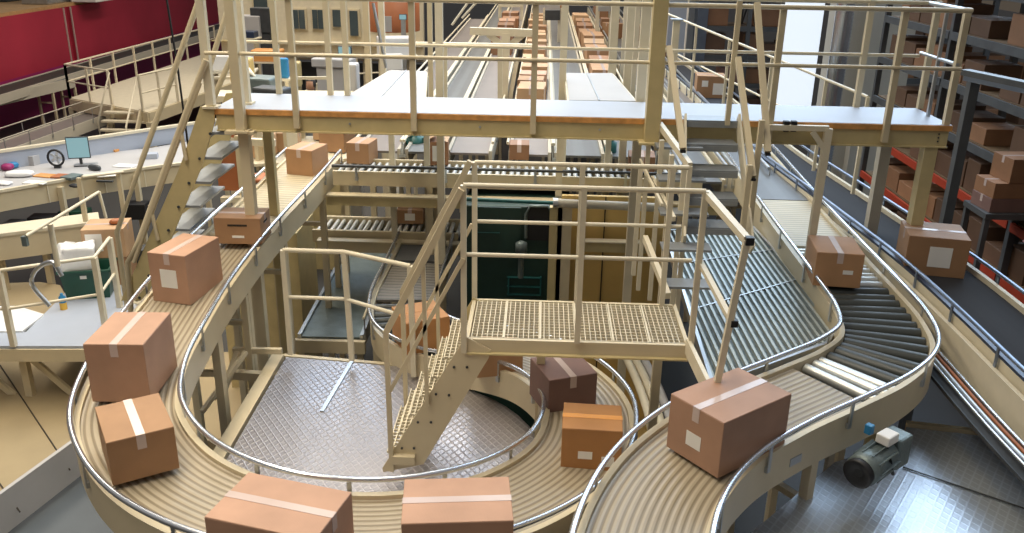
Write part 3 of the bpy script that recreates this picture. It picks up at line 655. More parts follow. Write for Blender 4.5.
# ================================================================== LEFT STAIR (descends to the left)
ls = thing('staircase', 'cream staircase descending left from the left end of the catwalk', 'staircase', PY(160, 250, YF))
def s_pl(y): 
    return [PY(201, 106, 8.3)+V((0, y-8.3, 0)), PY(215, 105, 8.3)+V((0, y-8.3, 0)), PY(215, 122, 8.3)+V((0, y-8.3, 0)), PY(203, 165, 8.3)+V((0, y-8.3, 0)), PY(146, 300, 8.3)+V((0, y-8.3, 0)), PY(122, 300, 8.3)+V((0, y-8.3, 0)), PY(180, 168, 8.3)+V((0, y-8.3, 0))]
for y in (8.28, 9.0): MB().prism(s_pl(y), .02, (0, 1, 0)).build('stringer', 'beam', ls)
t0, t1 = PY(222, 118, 8.3), PY(135, 318, 8.3)
for i in range(8):
    c = t0.lerp(t1, (i+.6)/8.6); b = MB(); b.box((c.x+.04, 8.65, c.z), (.26, .72, .025)); b.box((c.x-.085, 8.65, c.z-.03), (.02, .72, .05)); b.build('tread', 'tread', ls)
    for k_ in (0,): MB().lathe((c.x-.04, 8.275, c.z), (0, -1, 0), [(0, .014), (.012, .014)], 8).build('bolt', 'dark', ls)
for y, hs in ((8.26, [(206, 60), (172, 150), (140, 238), (128, 262), (132, 330)]), (9.0, [(199, 0), (171, 80), (142, 160), (117, 232), (127, 305)])):
    MB().tube([PY(a, b, y) for a, b in hs], .03, 8).build('handrail', 'cream', ls)
MB().tube([PY(200, 82, 8.26), PY(167, 170, 8.26), PY(134, 262, 8.26)], .024, 8).build('mid_rail', 'cream', ls)
for a, b in (((180, 125), (186, 160)), ((150, 205), (158, 240))): MB().tube([PY(*a, 8.26), PY(*b, 8.26)], .02, 8).build('rail_post', 'cream', ls)
MB().tube([PY(166, -5, 9.3), PY(178, 70, 9.3), PY(188, 145, 9.3)], .012, 6).build('hanging_cable', 'black', thing('power_cable', 'thin black cable hanging down beside the left stair handrail', 'cable', PY(188, 145, 9.3)))
# ================================================================== GRATING PLATFORM
Y0P = 5.8; ZP = PY(467, 338, Y0P).z; Y1P = PZ(473, 299, ZP).y
XA, XB = PY(467, 338, Y0P).x, PY(688, 343, Y0P).x
gpf = thing('grating_platform', 'small cream platform with open steel grating floor in the centre', 'platform', (XA, Y0P, ZP))
g = MB(); n = 0; x = XA+.03
while x < XB-.02: g.box((x, (Y0P+Y1P)/2, ZP-.012), (.006, Y1P-Y0P-.05, .022)); x += .038
y = Y0P+.03
while y < Y1P-.02: g.box(((XA+XB)/2, y, ZP-.010), (XB-XA-.05, .006, .018)); y += .05
g.build('grating', 'cream2', gpf)
for i in range(1, 6): MB().box((XA+(XB-XA)*i/6, (Y0P+Y1P)/2, ZP-.012), (.014, Y1P-Y0P-.05, .028)).build('bearing_bar', 'cream2', gpf)
hb = .10
for (c, s) in ((((XA+XB)/2, Y0P, ZP-hb/2), (XB-XA, .03, hb)), (((XA+XB)/2, Y1P, ZP-hb/2), (XB-XA, .03, hb)), ((XA, (Y0P+Y1P)/2, ZP-hb/2), (.03, Y1P-Y0P+.03, hb)), ((XB, (Y0P+Y1P)/2, ZP-hb/2), (.03, Y1P-Y0P+.03, hb))):
    MB().box(c, s).build('edge_beam', 'cream', gpf)
MB().box(((XA+XB)/2, Y0P-.02, ZP-hb-.005), (XB-XA, .06, .012)).build('edge_flange', 'beam', gpf)
for x in (XA+.55, XB-.1): MB().box((x, Y1P-.03, ZP/2-.05), (.07, .07, ZP-.12)).build('leg', 'cream', gpf)
zt, zm_ = PY(580, 187, Y0P).z, PY(580, 256, Y0P).z
XR = PY(705, 190, Y0P).x
railing('front railing of the grating platform, with two rails', [[V((XA-.02, Y0P-.03, zt)), V((XR, Y0P-.03, zt))]], [[V((XA, Y0P-.03, zm_)), V((XR-.05, Y0P-.03, zm_))]],
        [(V((XA-.02, Y0P-.03, ZP-.1)), V((XA-.02, Y0P-.03, zt))), (PY(577, 343, Y0P-.03), V((PY(577, 343, Y0P-.03).x, Y0P-.03, zt+.01))), (V((XR, Y0P-.03, ZP-.1)), V((XR, Y0P-.03, zt)))], r=.019, pw=.04, mat='cream2')
zt2, zm2 = PY(580, 165, Y1P).z, PY(580, 224, Y1P).z
railing('rear railing of the grating platform, in front of the dark machine', [[V((XA, Y1P+.0, zt2)), V((XB+.02, Y1P, zt2))]], [[V((XA, Y1P, zm2)), V((XB, Y1P, zm2))]],
        [(V((x, Y1P, ZP-.1)), V((x, Y1P, zt2))) for x in (XA, (XA+XB)/2+.02, XB-.1)], r=.019, pw=.04, mat='cream2')
# stair A down to the tread plate
sa = thing('staircase', 'cream stair with perforated treads from the grating platform down to the tread plate', 'staircase', PY(395, 468, 5.8))
def sap(y): d = V((0, y-5.8, 0)); return [PY(x, y_, 5.8)+d for x, y_ in ((466, 335), (491, 348), (489, 356), (424, 462), (384, 470), (383, 466))]
for y in (5.77, 6.5): MB().prism(sap(y), .012, (0, 1, 0)).build('stringer', 'beam' if y > 6 else 'cream', sa)
for x_, y_ in ((454, 367), (467, 367), (436, 394), (449, 395), (418, 422), (431, 422), (402, 448), (414, 448)):
    MB().lathe(PY(x_, y_, 5.765), (0, -1, 0), [(0, .010), (.008, .010)], 8).build('bolt', 'dark', sa)
MB().box(PY(404, 459, 5.75), (.17, .06, .07)).build('foot_bracket', 'cream', sa)
ta, tb = PY(466, 345, 5.8), PY(392, 466, 5.8)
for i in range(6):
    c = ta.lerp(tb, (i+.7)/6.5); b = MB()
    for k_ in range(6): b.box((c.x-.10+.036*k_, 6.14, c.z), (.008, .70, .025))
    for k_ in range(14): b.box((c.x-.01, 5.81+.05*k_, c.z), (.19, .007, .02))
    b.build('tread', 'cream2', sa)
for y in (5.75, 6.52):
    d = y-5.8
    q = [PY(x, y_, 5.8)+V((0, d, 0)) for x, y_ in ((462, 187), (387, 330), (393, 467))]
    MB().bar(q[0], q[1], .045, .045, (0, 1, 0)).build('handrail', 'cream', sa); MB().bar(q[1], q[2], .035, .035, (0, 1, 0)).build('rail_post', 'cream', sa)
    q = [PY(x, y_, 5.8)+V((0, d, 0)) for x, y_ in ((464, 256), (391, 388))]
    MB().bar(q[0], q[1], .028, .028, (0, 1, 0)).build('mid_rail', 'cream', sa)
    q = [PY(x, y_, 5.8)+V((0, d, 0)) for x, y_ in ((424, 262), (428, 402))]
    MB().bar(q[0], q[1], .028, .028, (0, 1, 0)).build('rail_post', 'cream', sa)
# stair C to the right: sloping rail + stringer
sC = thing('sloping_guard', 'short cream sloping guard rail with black end caps right of the grating platform', 'railing', PZ(712, 392, 3.0))
yC0, yC1 = 5.80, 5.15
tp, bt = PY(706, 193, yC0), PY(747, 240, yC1)
MB().bar(tp, bt, .045, .045).build('handrail', 'cream2', sC); MB().box(bt+V((.012, -.012, 0)), (.05, .05, .05)).build('end_cap', 'black', sC)
MB().bar(bt, PY(716, 388, yC1+.0)+V((0, 0, 0)), .04, .04, (0, 1, 0)).build('rail_post', 'cream2', sC)
MB().bar(PY(700, 262, yC0), PY(732, 322, yC1), .035, .035).build('mid_rail', 'cream2', sC); MB().box(PY(734, 323, yC1), (.045, .045, .045)).build('end_cap', 'black', sC)
MB().bar(PY(687, 345, yC0), PY(710, 393, yC1), .03, .12).build('stringer', 'cream2', sC)
# stair D rails linking platform and catwalk
sD = thing('staircase', 'narrow cream stair with close set rails between the grating platform and the catwalk', 'staircase', PY(655, 295, Y1P))
e0, e1 = PY(640, 232, 7.2), PY(690, 350, 6.1)
yq = 7.4
for (a, ya, b, yb, w) in (((660, 125), 8.25, (690, 166), 7.3, .06), ((652, 178), 8.1, (674, 219), 7.3, .045), ((645, 238), 7.4, (668, 296), 6.6, .06), ((640, 160), 8.2, (662, 205), 7.4, .03)):
    MB().bar(PY(*a, ya), PY(*b, yb), w*.7, w).build('sloping_rail', 'cream2', sD)
for (a, b, y) in (((650, 126), (643, 290), 8.2), ((662, 140), (655, 300), 7.9), ((672, 155), (663, 318), 7.6), ((690, 166), (676, 328), 7.3), ((684, 168), (672, 306), 7.5), ((641, 165), (637, 275), 7.9)):
    q = PY(*a, y); q2 = PY(*b, y); MB().bar(q, (q.x, q.y, q2.z), .04, .04, (0, 1, 0)).build('rail_post', 'cream2', sD)
for i in range(5):
    c = PY(668, 140, 8.2).lerp(PY(672, 318, 6.75), (i+.6)/5.2); MB().box((1.28, c.y, ZC-.2-(ZC-ZP)*(i)/5), (.42, .2, .02)).build('tread', 'tread', sD)
# stair B down to the slatted deck
sB = thing('staircase', 'galvanised stair descending from the catwalk to the slatted deck', 'staircase', PY(712, 240, 7.3))
for i, y_ in enumerate((122, 146, 172, 200, 229)):
    Y_ = 8.2-.2*i; a, b = PY(686, y_-1, Y_), PY(738, y_, Y_)
    m_ = MB(); m_.box(((a.x+b.x)/2, Y_+.12, a.z), (b.x-a.x, .24, .02)); m_.box(((a.x+b.x)/2, Y_, a.z-.03), (b.x-a.x, .015, .05)); m_.build('tread', 'tread', sB)
for p0, p1, y0_, y1 in (((738, 118), (752, 250), 8.25, 7.25), ((685, 118), (684, 240), 8.25, 7.25)):
    MB().bar(PY(*p0, y0_), PY(*p1, y1), .02, .14).build('stringer', 'cream2', sB)
for a, ya, b, yb in (((757, 3), 8.1, (768, 152), 7.45), ((738, 58), 8.1, (753, 177), 7.35), ((669, 47), 8.1, (683, 149), 7.45)):
    MB().bar(PY(*a, ya), PY(*b, yb), .05, .05, (0, 1, 0)).build('handrail', 'cream', sB)
    MB().box(PY(*b, yb)-V((0, 0, .02)), (.045, .045, .02)).build('end_cap', 'black', sB)
for px, y0_, y1, yy in ((740, 0, 125, 8.2), (762, 120, 235, 7.5), (750, 165, 240, 7.35), (663, 60, 150, 8.2)):
    a = PY(px, y0_, yy); b = PY(px-8, y1, yy); MB().bar(a, (a.x, yy, b.z), .045, .045, (0, 1, 0)).build('rail_post', 'cream', sB)
# brace frame on the catwalk front right
bf = thing('support_frame', 'cream bracket frame with one leg standing in front of the catwalk right half', 'frame', PY(812, 215, 8.0))
a, b = PY(764, 127, 8.22), PY(829, 125, 8.22)
MB().bar(a, (b.x, a.y, a.z), .05, .05).build('top_bar', 'cream2', bf); MB().bar((b.x, a.y, a.z), (b.x-.05, 8.2, 0), .07, .06, (0, 1, 0)).build('leg', 'cream2', bf)
MB().bar((b.x-.15, 8.2, a.z-.03), (b.x-.01, 8.2, a.z-.2), .02, .05).build('gusset', 'cream2', bf)
cl = thing('black_clamp', 'pair of black clamps fixed to the plywood edge of the catwalk', 'clamp', PY(790, 125, 8.2))
for px in (786, 793.5): MB().box(PY(px, 126, 8.24), (.055, .06, .10)).build('clamp_body', 'black', cl, bevel=.008)
# diamond floor rear railing
tp_ = [PY(283, 250, 7.7), PY(344, 252, 7.7), PY(410, 266, 7.5)]
md_ = [PY(287, 297, 7.7), PY(345, 299, 7.7), PY(396, 314, 7.5)]
railing('cream railing at the rear edge of the tread plate floor, bent in the middle', [tp_], [md_], [(PY(291, 354, 7.7), tp_[0]), (PY(352, 360, 7.7), tp_[1]), (PY(414, 376, 7.5), tp_[2])], r=.024, pw=.05)
# ================================================================== FAR CONVEYORS
ZQ = 3.75
def fx(px, py=96): p = PZ(px, py, ZQ); return p.x
far = [('leftmost far grey belt conveyor beside the office side', 404, 436, 'bmauve', 30), ('pale grey far belt conveyor, second from the left', 441, 468, 'bgrey', 36), ('brown grey far belt conveyor left of the centre box row', 473, 505, 'bmauve', 40),
       ('far centre conveyor packed with a row of boxes', 519, 549, 'bmauve', 40), ('wide pale far belt conveyor right of the centre box row', 553, 588, 'bgrey', 36), ('far conveyor carrying the right hand box row', 593, 624, 'bgrey', 30)]
for lab, a, b, s_, yend in far:
    xa, xb = fx(a), fx(b); strip_conv(lab, [V(((xa+xb)/2, yend, ZQ)), V(((xa+xb)/2, 11.35, ZQ))], xb-xa-.06, s_, frame='column', guards=(1, 1), gh=.14, rail='cream2', gr=.02, legs=(4, 9, 14), legw=.08, fh=.2, brk=3, legz=0)
for lab, a, b in (('cream service rail frame between the far belts', (470, 95), (530, 10)),):
    pass
# box rows on the far conveyors
def row(px, label, ypos, w, d, h, mats, grp, dirs=1, jit=.04):
    x = fx(px)
    for i, y in enumerate(ypos):
        nm = ['nearest', 'second nearest', 'third nearest', 'fourth nearest', 'fifth nearest', 'sixth nearest', 'seventh nearest', 'eighth nearest', 'ninth nearest', 'tenth nearest', 'eleventh nearest', 'twelfth nearest', 'thirteenth nearest', 'fourteenth nearest', 'fifteenth nearest', 'sixteenth nearest', 'seventeenth nearest', 'eighteenth nearest', 'nineteenth nearest', 'twentieth nearest'][i]
        carton(V((x+rnd.uniform(-jit, jit), y, ZQ)), w*rnd.uniform(.9, 1.05), d, h*rnd.uniform(.85, 1.1), rnd.uniform(-.05, .05), '%s carton, %s to the catwalk' % (label, nm), mat=mats[i % len(mats)], group=grp, tape_dir=dirs, parts=i < 8)
row(533, 'pale cardboard carton in the far centre row', [14.2+.62*i for i in range(6)]+[18.2+.9*i for i in range(12)], .46, .5, .42, [2, 2, 0, 3, 2], 'cartons in the far centre row')
row(486, 'rust brown cardboard carton in the far left row', [21.5+1.0*i for i in range(7)], .46, .75, .42, [1, 3, 1], 'cartons in the far left row')
row(608, 'open cardboard carton in the far right row', [17.3, 18.6, 19.8, 21.2, 22.6, 24.0, 25.6, 27.2, 29], .48, .95, .36, [0, 1, 0, 2, 0], 'cartons in the far right row')
# railing portals over the far belts
railing('cream railing crossing the far belts just beyond the catwalk', [[PY(415, 44, 11.6), PY(532, 46, 11.6)]], [], [(PY(500, 100, 11.6), PY(500, 45, 11.6)), (PY(445, 100, 11.6), PY(445, 45, 11.6))], r=.03, pw=.06)
bt_ = thing('overhead_gantry', 'cream T shaped steel frame over the far belts left of the centre boxes', 'frame', PY(506, 90, 15))
MB().bar(PY(470, 31, 15), PY(532, 33, 15), .1, .12).build('crossbeam', 'cream2', bt_); MB().bar(PY(506, 33, 15), PY(503, 110, 15), .14, .14, (0, 1, 0)).build('post', 'cream2', bt_)
MB().bar(PY(488, 34, 15), PY(503, 46, 15), .06, .1).build('gusset', 'cream2', bt_); MB().bar(PY(524, 34, 15), PY(509, 46, 15), .06, .1).build('gusset', 'cream2', bt_)
MB().bar(PY(517, 60, 15), PY(508, 110, 15), .07, .07, (0, 1, 0)).build('brace', 'cream2', bt_)
for i, (x0, y0_, x1, y1, Y_) in enumerate(((500, 3, 522, 3, 30), (545, 8, 560, 8, 26), (545, 15, 560, 15, 24), (598, 6, 612, 6, 24))):
    t = thing('gate_frame', ['pale grey gate frame at the far end of the left belts', 'grey bridge across the far centre belt, the upper of two', 'dark bridge across the far centre belt, the lower of two', 'grey machine end at the far right conveyor'][i], 'frame', PY(x0, y0_, Y_))
    MB().bar(PY(x0, y0_, Y_), PY(x1, y1, Y_), .2, .25).build('bar', ['cream2', 'sheet', 'dark', 'galv'][i], t)
    for x_ in (x0, x1): q = PY(x_, y0_, Y_); MB().box((q.x, Y_, (q.z+ZQ-.2)/2), (.1, .1, q.z-ZQ+.2)).build('post', 'cream2', t)
# conveyors further right (X 1.9..2.9) beyond the catwalk
for lab, a, b, s_ in (('far grey belt conveyor with steel sides, first right of the right box row', 1.95, 2.45, 'bgrey'), ('far dark belt conveyor next to the thick catwalk column', 2.65, 3.0, 'bmauve')):
    strip_conv(lab, [V(((a+b)/2, 40, 3.4)), V(((a+b)/2, 11.5, 3.4))], b-a, s_, frame='cream2', guards=(1, 1), gh=.2, rail='galv', gr=.025, legs=(4, 9, 14), legw=.1, fh=.25, brk=2)
for i, (px, py, z, w, mt) in enumerate(((596, 32, 3.4, .6, 1), (606, 18, 3.4, .5, 1), (583, 10, 3.75, .5, 4), (645, 40, 3.4, .55, 0), (628, 38, 3.4, .5, 0), (640, 62, 3.4, .4, 0))):
    p = PZ(px, py, z); p.x = fx(570) if z > 3.5 else (2.2 if i in (0, 1, 4) else 2.825); carton(p, w, .6, .45, .1*i, ['rust brown carton on the far belt beyond the right box row, larger one', 'rust brown carton on the far belt, the topmost right of the rows', 'tan carton near the top edge right of the right box row', 'tan carton seen behind the thick catwalk column, upper', 'tan carton behind the posts left of the thick catwalk column', 'small tan carton behind the posts left of the thick column, lower'][i], mat=mt)
# row of frames along those belts
for i in range(5):
    y = 12.5+2.6*i; t = thing('portal_post', 'pale steel upright beside the far right belts, %s from the catwalk' % ['first', 'second', 'third', 'fourth', 'fifth'][i], 'post', (1.82, y, 0))
    MB().box((1.82, y, 2.7), (.09, .09, 5.4)).build('shaft', 'cream2', t); MB().box((1.82, y, 5.4), (.16, .16, .02)).build('cap', 'galv', t)
# sloping walkway railing on the right, beyond the catwalk
ra, rb = PY(668, 14, 15), PY(868, 97, 9.8)
MBp = [ra.lerp(rb, t) for t in (0, .2, .4, .62, .85, 1)]; ht = .55
rr = railing('long white railing sloping down to the right beyond the catwalk', [[ra, rb]], [[ra-V((0, 0, ht)), rb-V((0, 0, ht))]], [(p-V((0, 0, 1.1)), p) for p in MBp[1:]], r=.018, pw=.035)
# ================================================================== CARTONS ON THE CONVEYORS
def onloop(fr, Lx, side, w, d, h, extra, label, **k):
    q = min(fr, key=lambda c: abs(c[3]-Lx)); p = q[0]+q[2]*side; a = math.atan2(q[1].y, q[1].x)+math.pi/2+math.radians(extra)
    return carton(p+V((0, 0, .002)), w, d, h, a, label, **k)
fbox(239, 244, 3.53, .46, .36, .27, 2, 'low tan carton with hand slots on the slat belt at upper left', mat=0, slot=True, tape='tape', tape_dir=0, sticker=[('front', 0, .28, .12, .025)])
fbox(172, 303, 3.37, .37, .54, .46, -12, 'tall tan carton with glossy tape below the left stair', mat=3, tape_dir=1, sticker=[('front', .0, .5, .16, .17)])
fbox(122, 402, 3.28, .42, .56, .46, 3, 'large pinkish carton on the left bend of the loop, upper of the two', mat=3, tape_dir=1, sticker=[])
fbox(147, 477, 3.22, .40, .50, .31, 33, 'brown carton on the left bend of the loop, nearer the bottom', mat=0, tape_dir=1)
fbox(264, 583, 3.16, .66, .44, .36, -14, 'pinkish carton at the bottom edge, left of the two bottom ones', mat=3, tape_dir=0)
fbox(458, 575, 3.09, .62, .42, .36, 6, 'pinkish carton at the bottom edge below the stair, with a glossy tape strip', mat=3, tape_dir=0)
fbox(590, 474, 2.92, .42, .36, .36, -3, 'orange brown carton with orange tape on the right bend of the loop', mat=4, tape='otape', tape_dir=0, sticker=[('front', .28, .3, .09, .08), ('front', -.1, .42, .1, .06)])
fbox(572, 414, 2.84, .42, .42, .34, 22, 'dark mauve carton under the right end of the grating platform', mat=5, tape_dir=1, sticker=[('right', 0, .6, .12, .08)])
fbox(500, 376, 2.74, .42, .34, .26, 15, 'brown carton half hidden under the grating platform', mat=0)
fbox(429, 352, 2.68, .44, .44, .34, 28, 'orange carton on the black rollers behind the stair', mat=4, tape=None)
fbox(752, 462, 3.38, .64, .44, .39, 38, 'large pinkish carton on the right hand bend with a glossy taped top', mat=3, tape_dir=0, sticker=[('left', 0, .4, .12, .1)])
fbox(836, 287, 3.47, .42, .50, .33, -6, 'tan carton on the steel rollers of the right conveyor', mat=0, tape_dir=1, sticker=[('front', .2, .45, .09, .04)])
fbox(933, 276, 3.5, .54, .50, .38, -12, 'large tan carton with a pale label on the charcoal belt conveyor', mat=0, tape_dir=0, sticker=[('front', .05, .5, .2, .2)])
fbox(710, 98, 3.5, .55, .5, .42, -4, 'carton with two white labels beyond the catwalk, beside the sloping white railing', mat=0, tape_dir=0, sticker=[('front', -.22, .65, .12, .12), ('front', .25, .42, .2, .22)])
fbox(300, 176, 3.62, .36, .42, .33, -14, 'tan carton at the top of the loop under the catwalk', mat=0, tape_dir=1)
fbox(358, 164, ZX, .30, .36, .27, -8, 'small tan carton on the cross rollers, leftmost one', mat=0, tape_dir=1)
# dark brown carton with raised flaps
c = PZ(436, 165, ZX)+V((0, .18, 0)); a_ = math.radians(4)
o = MB().box(c+V((0, 0, .15)), (.29, .36, .30), a_).build('cardboard_box', CARD[1]); tag(o, 'dark brown carton with raised roof like flaps and a white label on the cross rollers', 'box')
fm_ = MB(); 
for s in (-1, 1): fm_.bar(c+V((s*.145, 0, .30)), c+V((s*.02, 0, .37)), .36, .006, (s*.5, 0, 1))
fm_.build('flap', CARD[2], o); MB().box(c+V((.02, -.183, .15)), (.13, .003, .2)).build('shipping_label', 'white', o)
fbox(519, 160, ZX+.05, .26, .3, .2, 1, 'small carton on the cross rollers in the middle', mat=1, tape_dir=1)
fbox(641, 174, ZX, .33, .36, .22, -4, 'brown carton on the cross rollers at their right end', mat=1, tape_dir=1)
fbox(410, 224, 2.72, .36, .42, .2, 0, 'dim carton on the lower cross conveyor', mat=0, tape_dir=1, sticker=[('front', 0, .5, .14, .1)])
fbox(640, 200, .6, .5, .5, .4, 5, 'carton lying in the ochre pit behind the pipe', mat=0) if False else None
# cartons behind/below the catwalk at left
for i, (px, py, w, h, mt) in enumerate(((285, 152, .42, .3, 2), (332, 152, .42, .35, 0), (262, 158, .3, .32, 2), (322, 140, .3, .25, 2), (345, 138, .3, .3, 0))):
    fbox(px, py, 3.2, w, .42, h, [8, -10, 3, -5, 6][i], ['pale open carton below the catwalk left of the loop top', 'tan carton behind the tilted one below the catwalk', 'orange tan carton beside the left catwalk leg', 'small pale carton at the back below the catwalk', 'tan carton at the back below the catwalk, above the rollers'][i], mat=mt)
st_ = thing('packing_table', 'cream packing table below the left end of the catwalk', 'table', PZ(300, 165, 3.18))
MB().prism([PZ(232, 165, 3.18), PZ(352, 160, 3.18), PZ(345, 136, 3.18), PZ(245, 136, 3.18)], .04).build('tabletop', 'cream2', st_)
for q in ((240, 163), (345, 158), (250, 138), (340, 138)): p = PZ(*q, 3.14); MB().box((p.x, p.y, 1.57), (.07, .07, 3.12)).build('leg', 'cream', st_)
# ================================================================== LEFT WORK AREA
zd = 1.2
dk = thing('work_deck', 'pale grey work deck with cream edge beam at the left edge of the picture', 'platform', PZ(60, 345, zd))
dp_ = [PZ(-120, 346, zd), PZ(130, 346, zd), PZ(160, 280, zd), PZ(92, 262, zd), PZ(62, 296, zd), PZ(26, 332, zd), PZ(-120, 334, zd)]
MB().prism(dp_, .05).build('deck', 'deck', dk); wsx = [PZ(x, y, zd+.02) for x, y in ((-140, 332), (22, 331), (44, 314), (18, 306), (-140, 306))]; MB().prism(wsx, .03).build('side_sheet', 'plastic', dk); MB().prism([PZ(x, y, zd-.3) for x, y in ((18, 306), (44, 314), (66, 296), (60, 285), (40, 282), (-60, 285), (-60, 303))], .1).build('lower_step', 'tan', dk)
MB().bar(dp_[0]-V((0, 0, .13)), dp_[1]-V((0, 0, .13)), .06, .18).build('edge_beam', 'cream', dk)
for px, fx_ in ((22, 0), (90, 0), (-40, 0)):
    p = PZ(px, 350, zd-.2); MB().box((p.x, p.y, (zd-.2)/2), (.1, .1, zd-.2)).build('leg', 'cream', dk); MB().bar(p, p+V((.75, .1, -.95)), .06, .08).build('brace', 'cream', dk)
tp = [PZ(-60, 346, zd), PZ(14, 346, zd), PZ(106, 330, zd), PZ(120, 307, zd)]; H = V((0, 0, 1.08))
railing('cream railing round the pale work deck at the left edge', [[tp[0]+H, tp[1]+H, tp[2]+H, tp[3]+H]], [[q+H*.5 for q in tp]], [(q, q+H) for q in tp], pw=.07, r=.026)
# ramp/inclined cream chute on the right of the tub
chb = thing('cream_chute', 'cream sheet metal chute beside the left stair foot', 'chute', PZ(140, 300, zd))
MB().prism([PZ(128, 300, zd+.02), PZ(152, 262, zd+.6), PZ(175, 262, zd+.6), PZ(152, 310, zd+.02)], .02).build('sheet', 'cream2', chb); MB().bar(PZ(128, 300, zd+.02), PZ(152, 262, zd+.6), .03, .2).build('side_wall', 'cream', chb)
def lathe_thing(): pass
# green tub
tub = thing('storage_tub', 'dark green plastic tub on the left work deck', 'tub', PZ(80, 303, zd)); tc = PZ(84, 300, zd)+V((0, .25, 0)); ta_ = math.radians(14)
R3 = Matrix.Rotation(ta_, 3, 'Z')
def ring(w, d, z): return [tc+R3@V((x*w/2, y*d/2, z)) for x, y in ((-1, -1), (1, -1), (1, 1), (-1, 1))]
m_ = MB(); r0, r1, r2, r3 = ring(.60, .40, 0), ring(.70, .48, .46), ring(.66, .44, .46), ring(.57, .37, .03)
m_.add(r0+r1+r2+r3, [(3, 2, 1, 0)]+[(i, (i+1) % 4, 4+(i+1) % 4, 4+i) for i in range(4)]+[(4+i, 4+(i+1) % 4, 8+(i+1) % 4, 8+i) for i in range(4)]+[(8+i, 8+(i+1) % 4, 12+(i+1) % 4, 12+i) for i in range(4)]+[(12, 13, 14, 15)])
m_.build('tub_body', 'green', tub); m_ = MB()
rim = ring(.73, .51, .45); 
for i in range(4): m_.bar(rim[i], rim[(i+1) % 4], .03, .035)
m_.build('rim', 'green', tub); MB().box(tc+R3@V((-.02, -.235, .36)), (.09, .012, .05), ta_).build('tub_label', 'white', tub)
# white bag on the tub (rounded, crumpled)
def blob(name, c, sz, mat, a=0, seed=1, n=14, pw=.55, parent=None, amp=.05):
    r_ = random.Random(seed); vs = []; fs = []; ph = [r_.uniform(0, 6.28) for _ in range(6)]
    def sgn(v): return (abs(v)**pw)*(1 if v >= 0 else -1)
    for i in range(n+1):
        th = math.pi*i/n
        for j in range(2*n):
            f = math.pi*j/n; k_ = 1+amp*math.sin(3*f+ph[0]+th*2)+amp*.8*math.sin(5*th+ph[1]+f)+amp*.5*math.sin(9*f+ph[2])
            p = V((sgn(math.sin(th))*sgn(math.cos(f))*sz[0]/2*k_, sgn(math.sin(th))*sgn(math.sin(f))*sz[1]/2*k_, -sgn(math.cos(th))*sz[2]/2*k_+sz[2]/2))
            vs.append(V(c)+Matrix.Rotation(a, 3, 'Z')@p)
    for i in range(n):
        for j in range(2*n): fs.append((i*2*n+j, i*2*n+(j+1) % (2*n), (i+1)*2*n+(j+1) % (2*n), (i+1)*2*n+j))
    return MB().add(vs, fs, True).build(name, mat, parent)
tag(blob('white_bag', tc+V((-.12, -.02, .38)), (.54, .42, .42), 'plastic', ta_+.3, 3, 14, .42, None, .09), 'crumpled white plastic bag filling the green tub', 'bag')
# bottle
bt = thing('spray_bottle', 'small bottle with a blue top and yellow base in front of the green tub', 'bottle', PZ(64, 309, zd)); pb_ = PZ(64, 309, zd)
MB().lathe(pb_, (0, 0, 1), [(0, .05), (.10, .05), (.11, .045)], 14).build('bottle_body', 'yellow', bt); MB().lathe(pb_+V((0, 0, .11)), (0, 0, 1), [(0, .05), (.08, .048), (.11, .02), (.14, .02)], 14).build('bottle_cap', 'blue', bt)
# two stacked cartons
pc = PZ(106, 286, zd); a_ = math.radians(12)
stn = carton(pc+V((0, .3, 0)), .6, .55, .46, a_, 'lower carton of the two stacked beside the left stair', mat=0, sticker=[('front', -.05, .5, .25, .25)])
carton(pc+V((0, .3, .463)), .62, .57, .46, a_, 'upper carton of the two stacked beside the left stair, with white paper labels', mat=2, sticker=[('front', -.22, .55, .24, .28)])
tag(blob('brown_glove', pc+V((.16, .32, .926)), (.22, .12, .08), 'brick', .6, 5, 8, .8), 'crumpled brown glove on top of the stacked cartons', 'glove')
# bent tubular handle and folding arm
ha = thing('bent_handle', 'bent grey steel tube handle rising behind the work deck railing', 'handle', PZ(50, 315, zd))
MB().tube(smooth([PY(50, 306, 10.6), PY(32, 284, 10.6), PY(36, 270, 10.6), PY(52, 262, 10.6), PY(62, 276, 10.6)], .05), .03, 8).build('tube', 'galv', ha)
# work benches
zb_ = 2.15
def bench(label, front, back, z, h, mats=('cream2', 'cream'), legs=4):
    """front/back: pixel polylines of the top edges"""
    f_ = [PZ(x, y, z) for x, y in front]; b_ = [PZ(x, y, z) for x, y in back]
    t = thing('work_bench', label, 'bench', f_[0])
    MB().prism(f_+b_[::-1], .03).build('bench_top', mats[0], t)
    for i in range(len(f_)-1):
        MB().bar(f_[i]-V((0, 0, h/2)), f_[i+1]-V((0, 0, h/2)), .03, h).build('front_panel', mats[1], t)
        MB().bar(f_[i]+V((0, 0, .0)), f_[i+1]+V((0, 0, .0)), .07, .05).build('edge_trim', 'cream2', t)
        for k_ in (.33, .8): q = f_[i].lerp(f_[i+1], k_); MB().bar(q-V((0, .02, 0)), q-V((0, .02, h)), .03, .02, (0, 1, 0)).build('panel_batten', 'cream2', t)
    for i in range(legs):
        q = f_[0].lerp(f_[-1], (i+.5)/legs)+V((0, .25, 0)); MB().box((q.x, q.y, (z-.1)/2), (.09, .09, z-.1)).build('leg', 'cream', t)
    return t
bench('long cream workbench with the computer on it, along the left side', [(-80, 205), (75, 178), (160, 166), (232, 158)], [(-80, 178), (60, 156), (150, 148), (240, 132)], zb_, .36, ('sheet', 'cream'))
bench('cream workbench nearer the camera at the left edge', [(-90, 246), (85, 224), (100, 222)], [(-90, 236), (82, 214), (98, 212)], zb_-.25, .42)
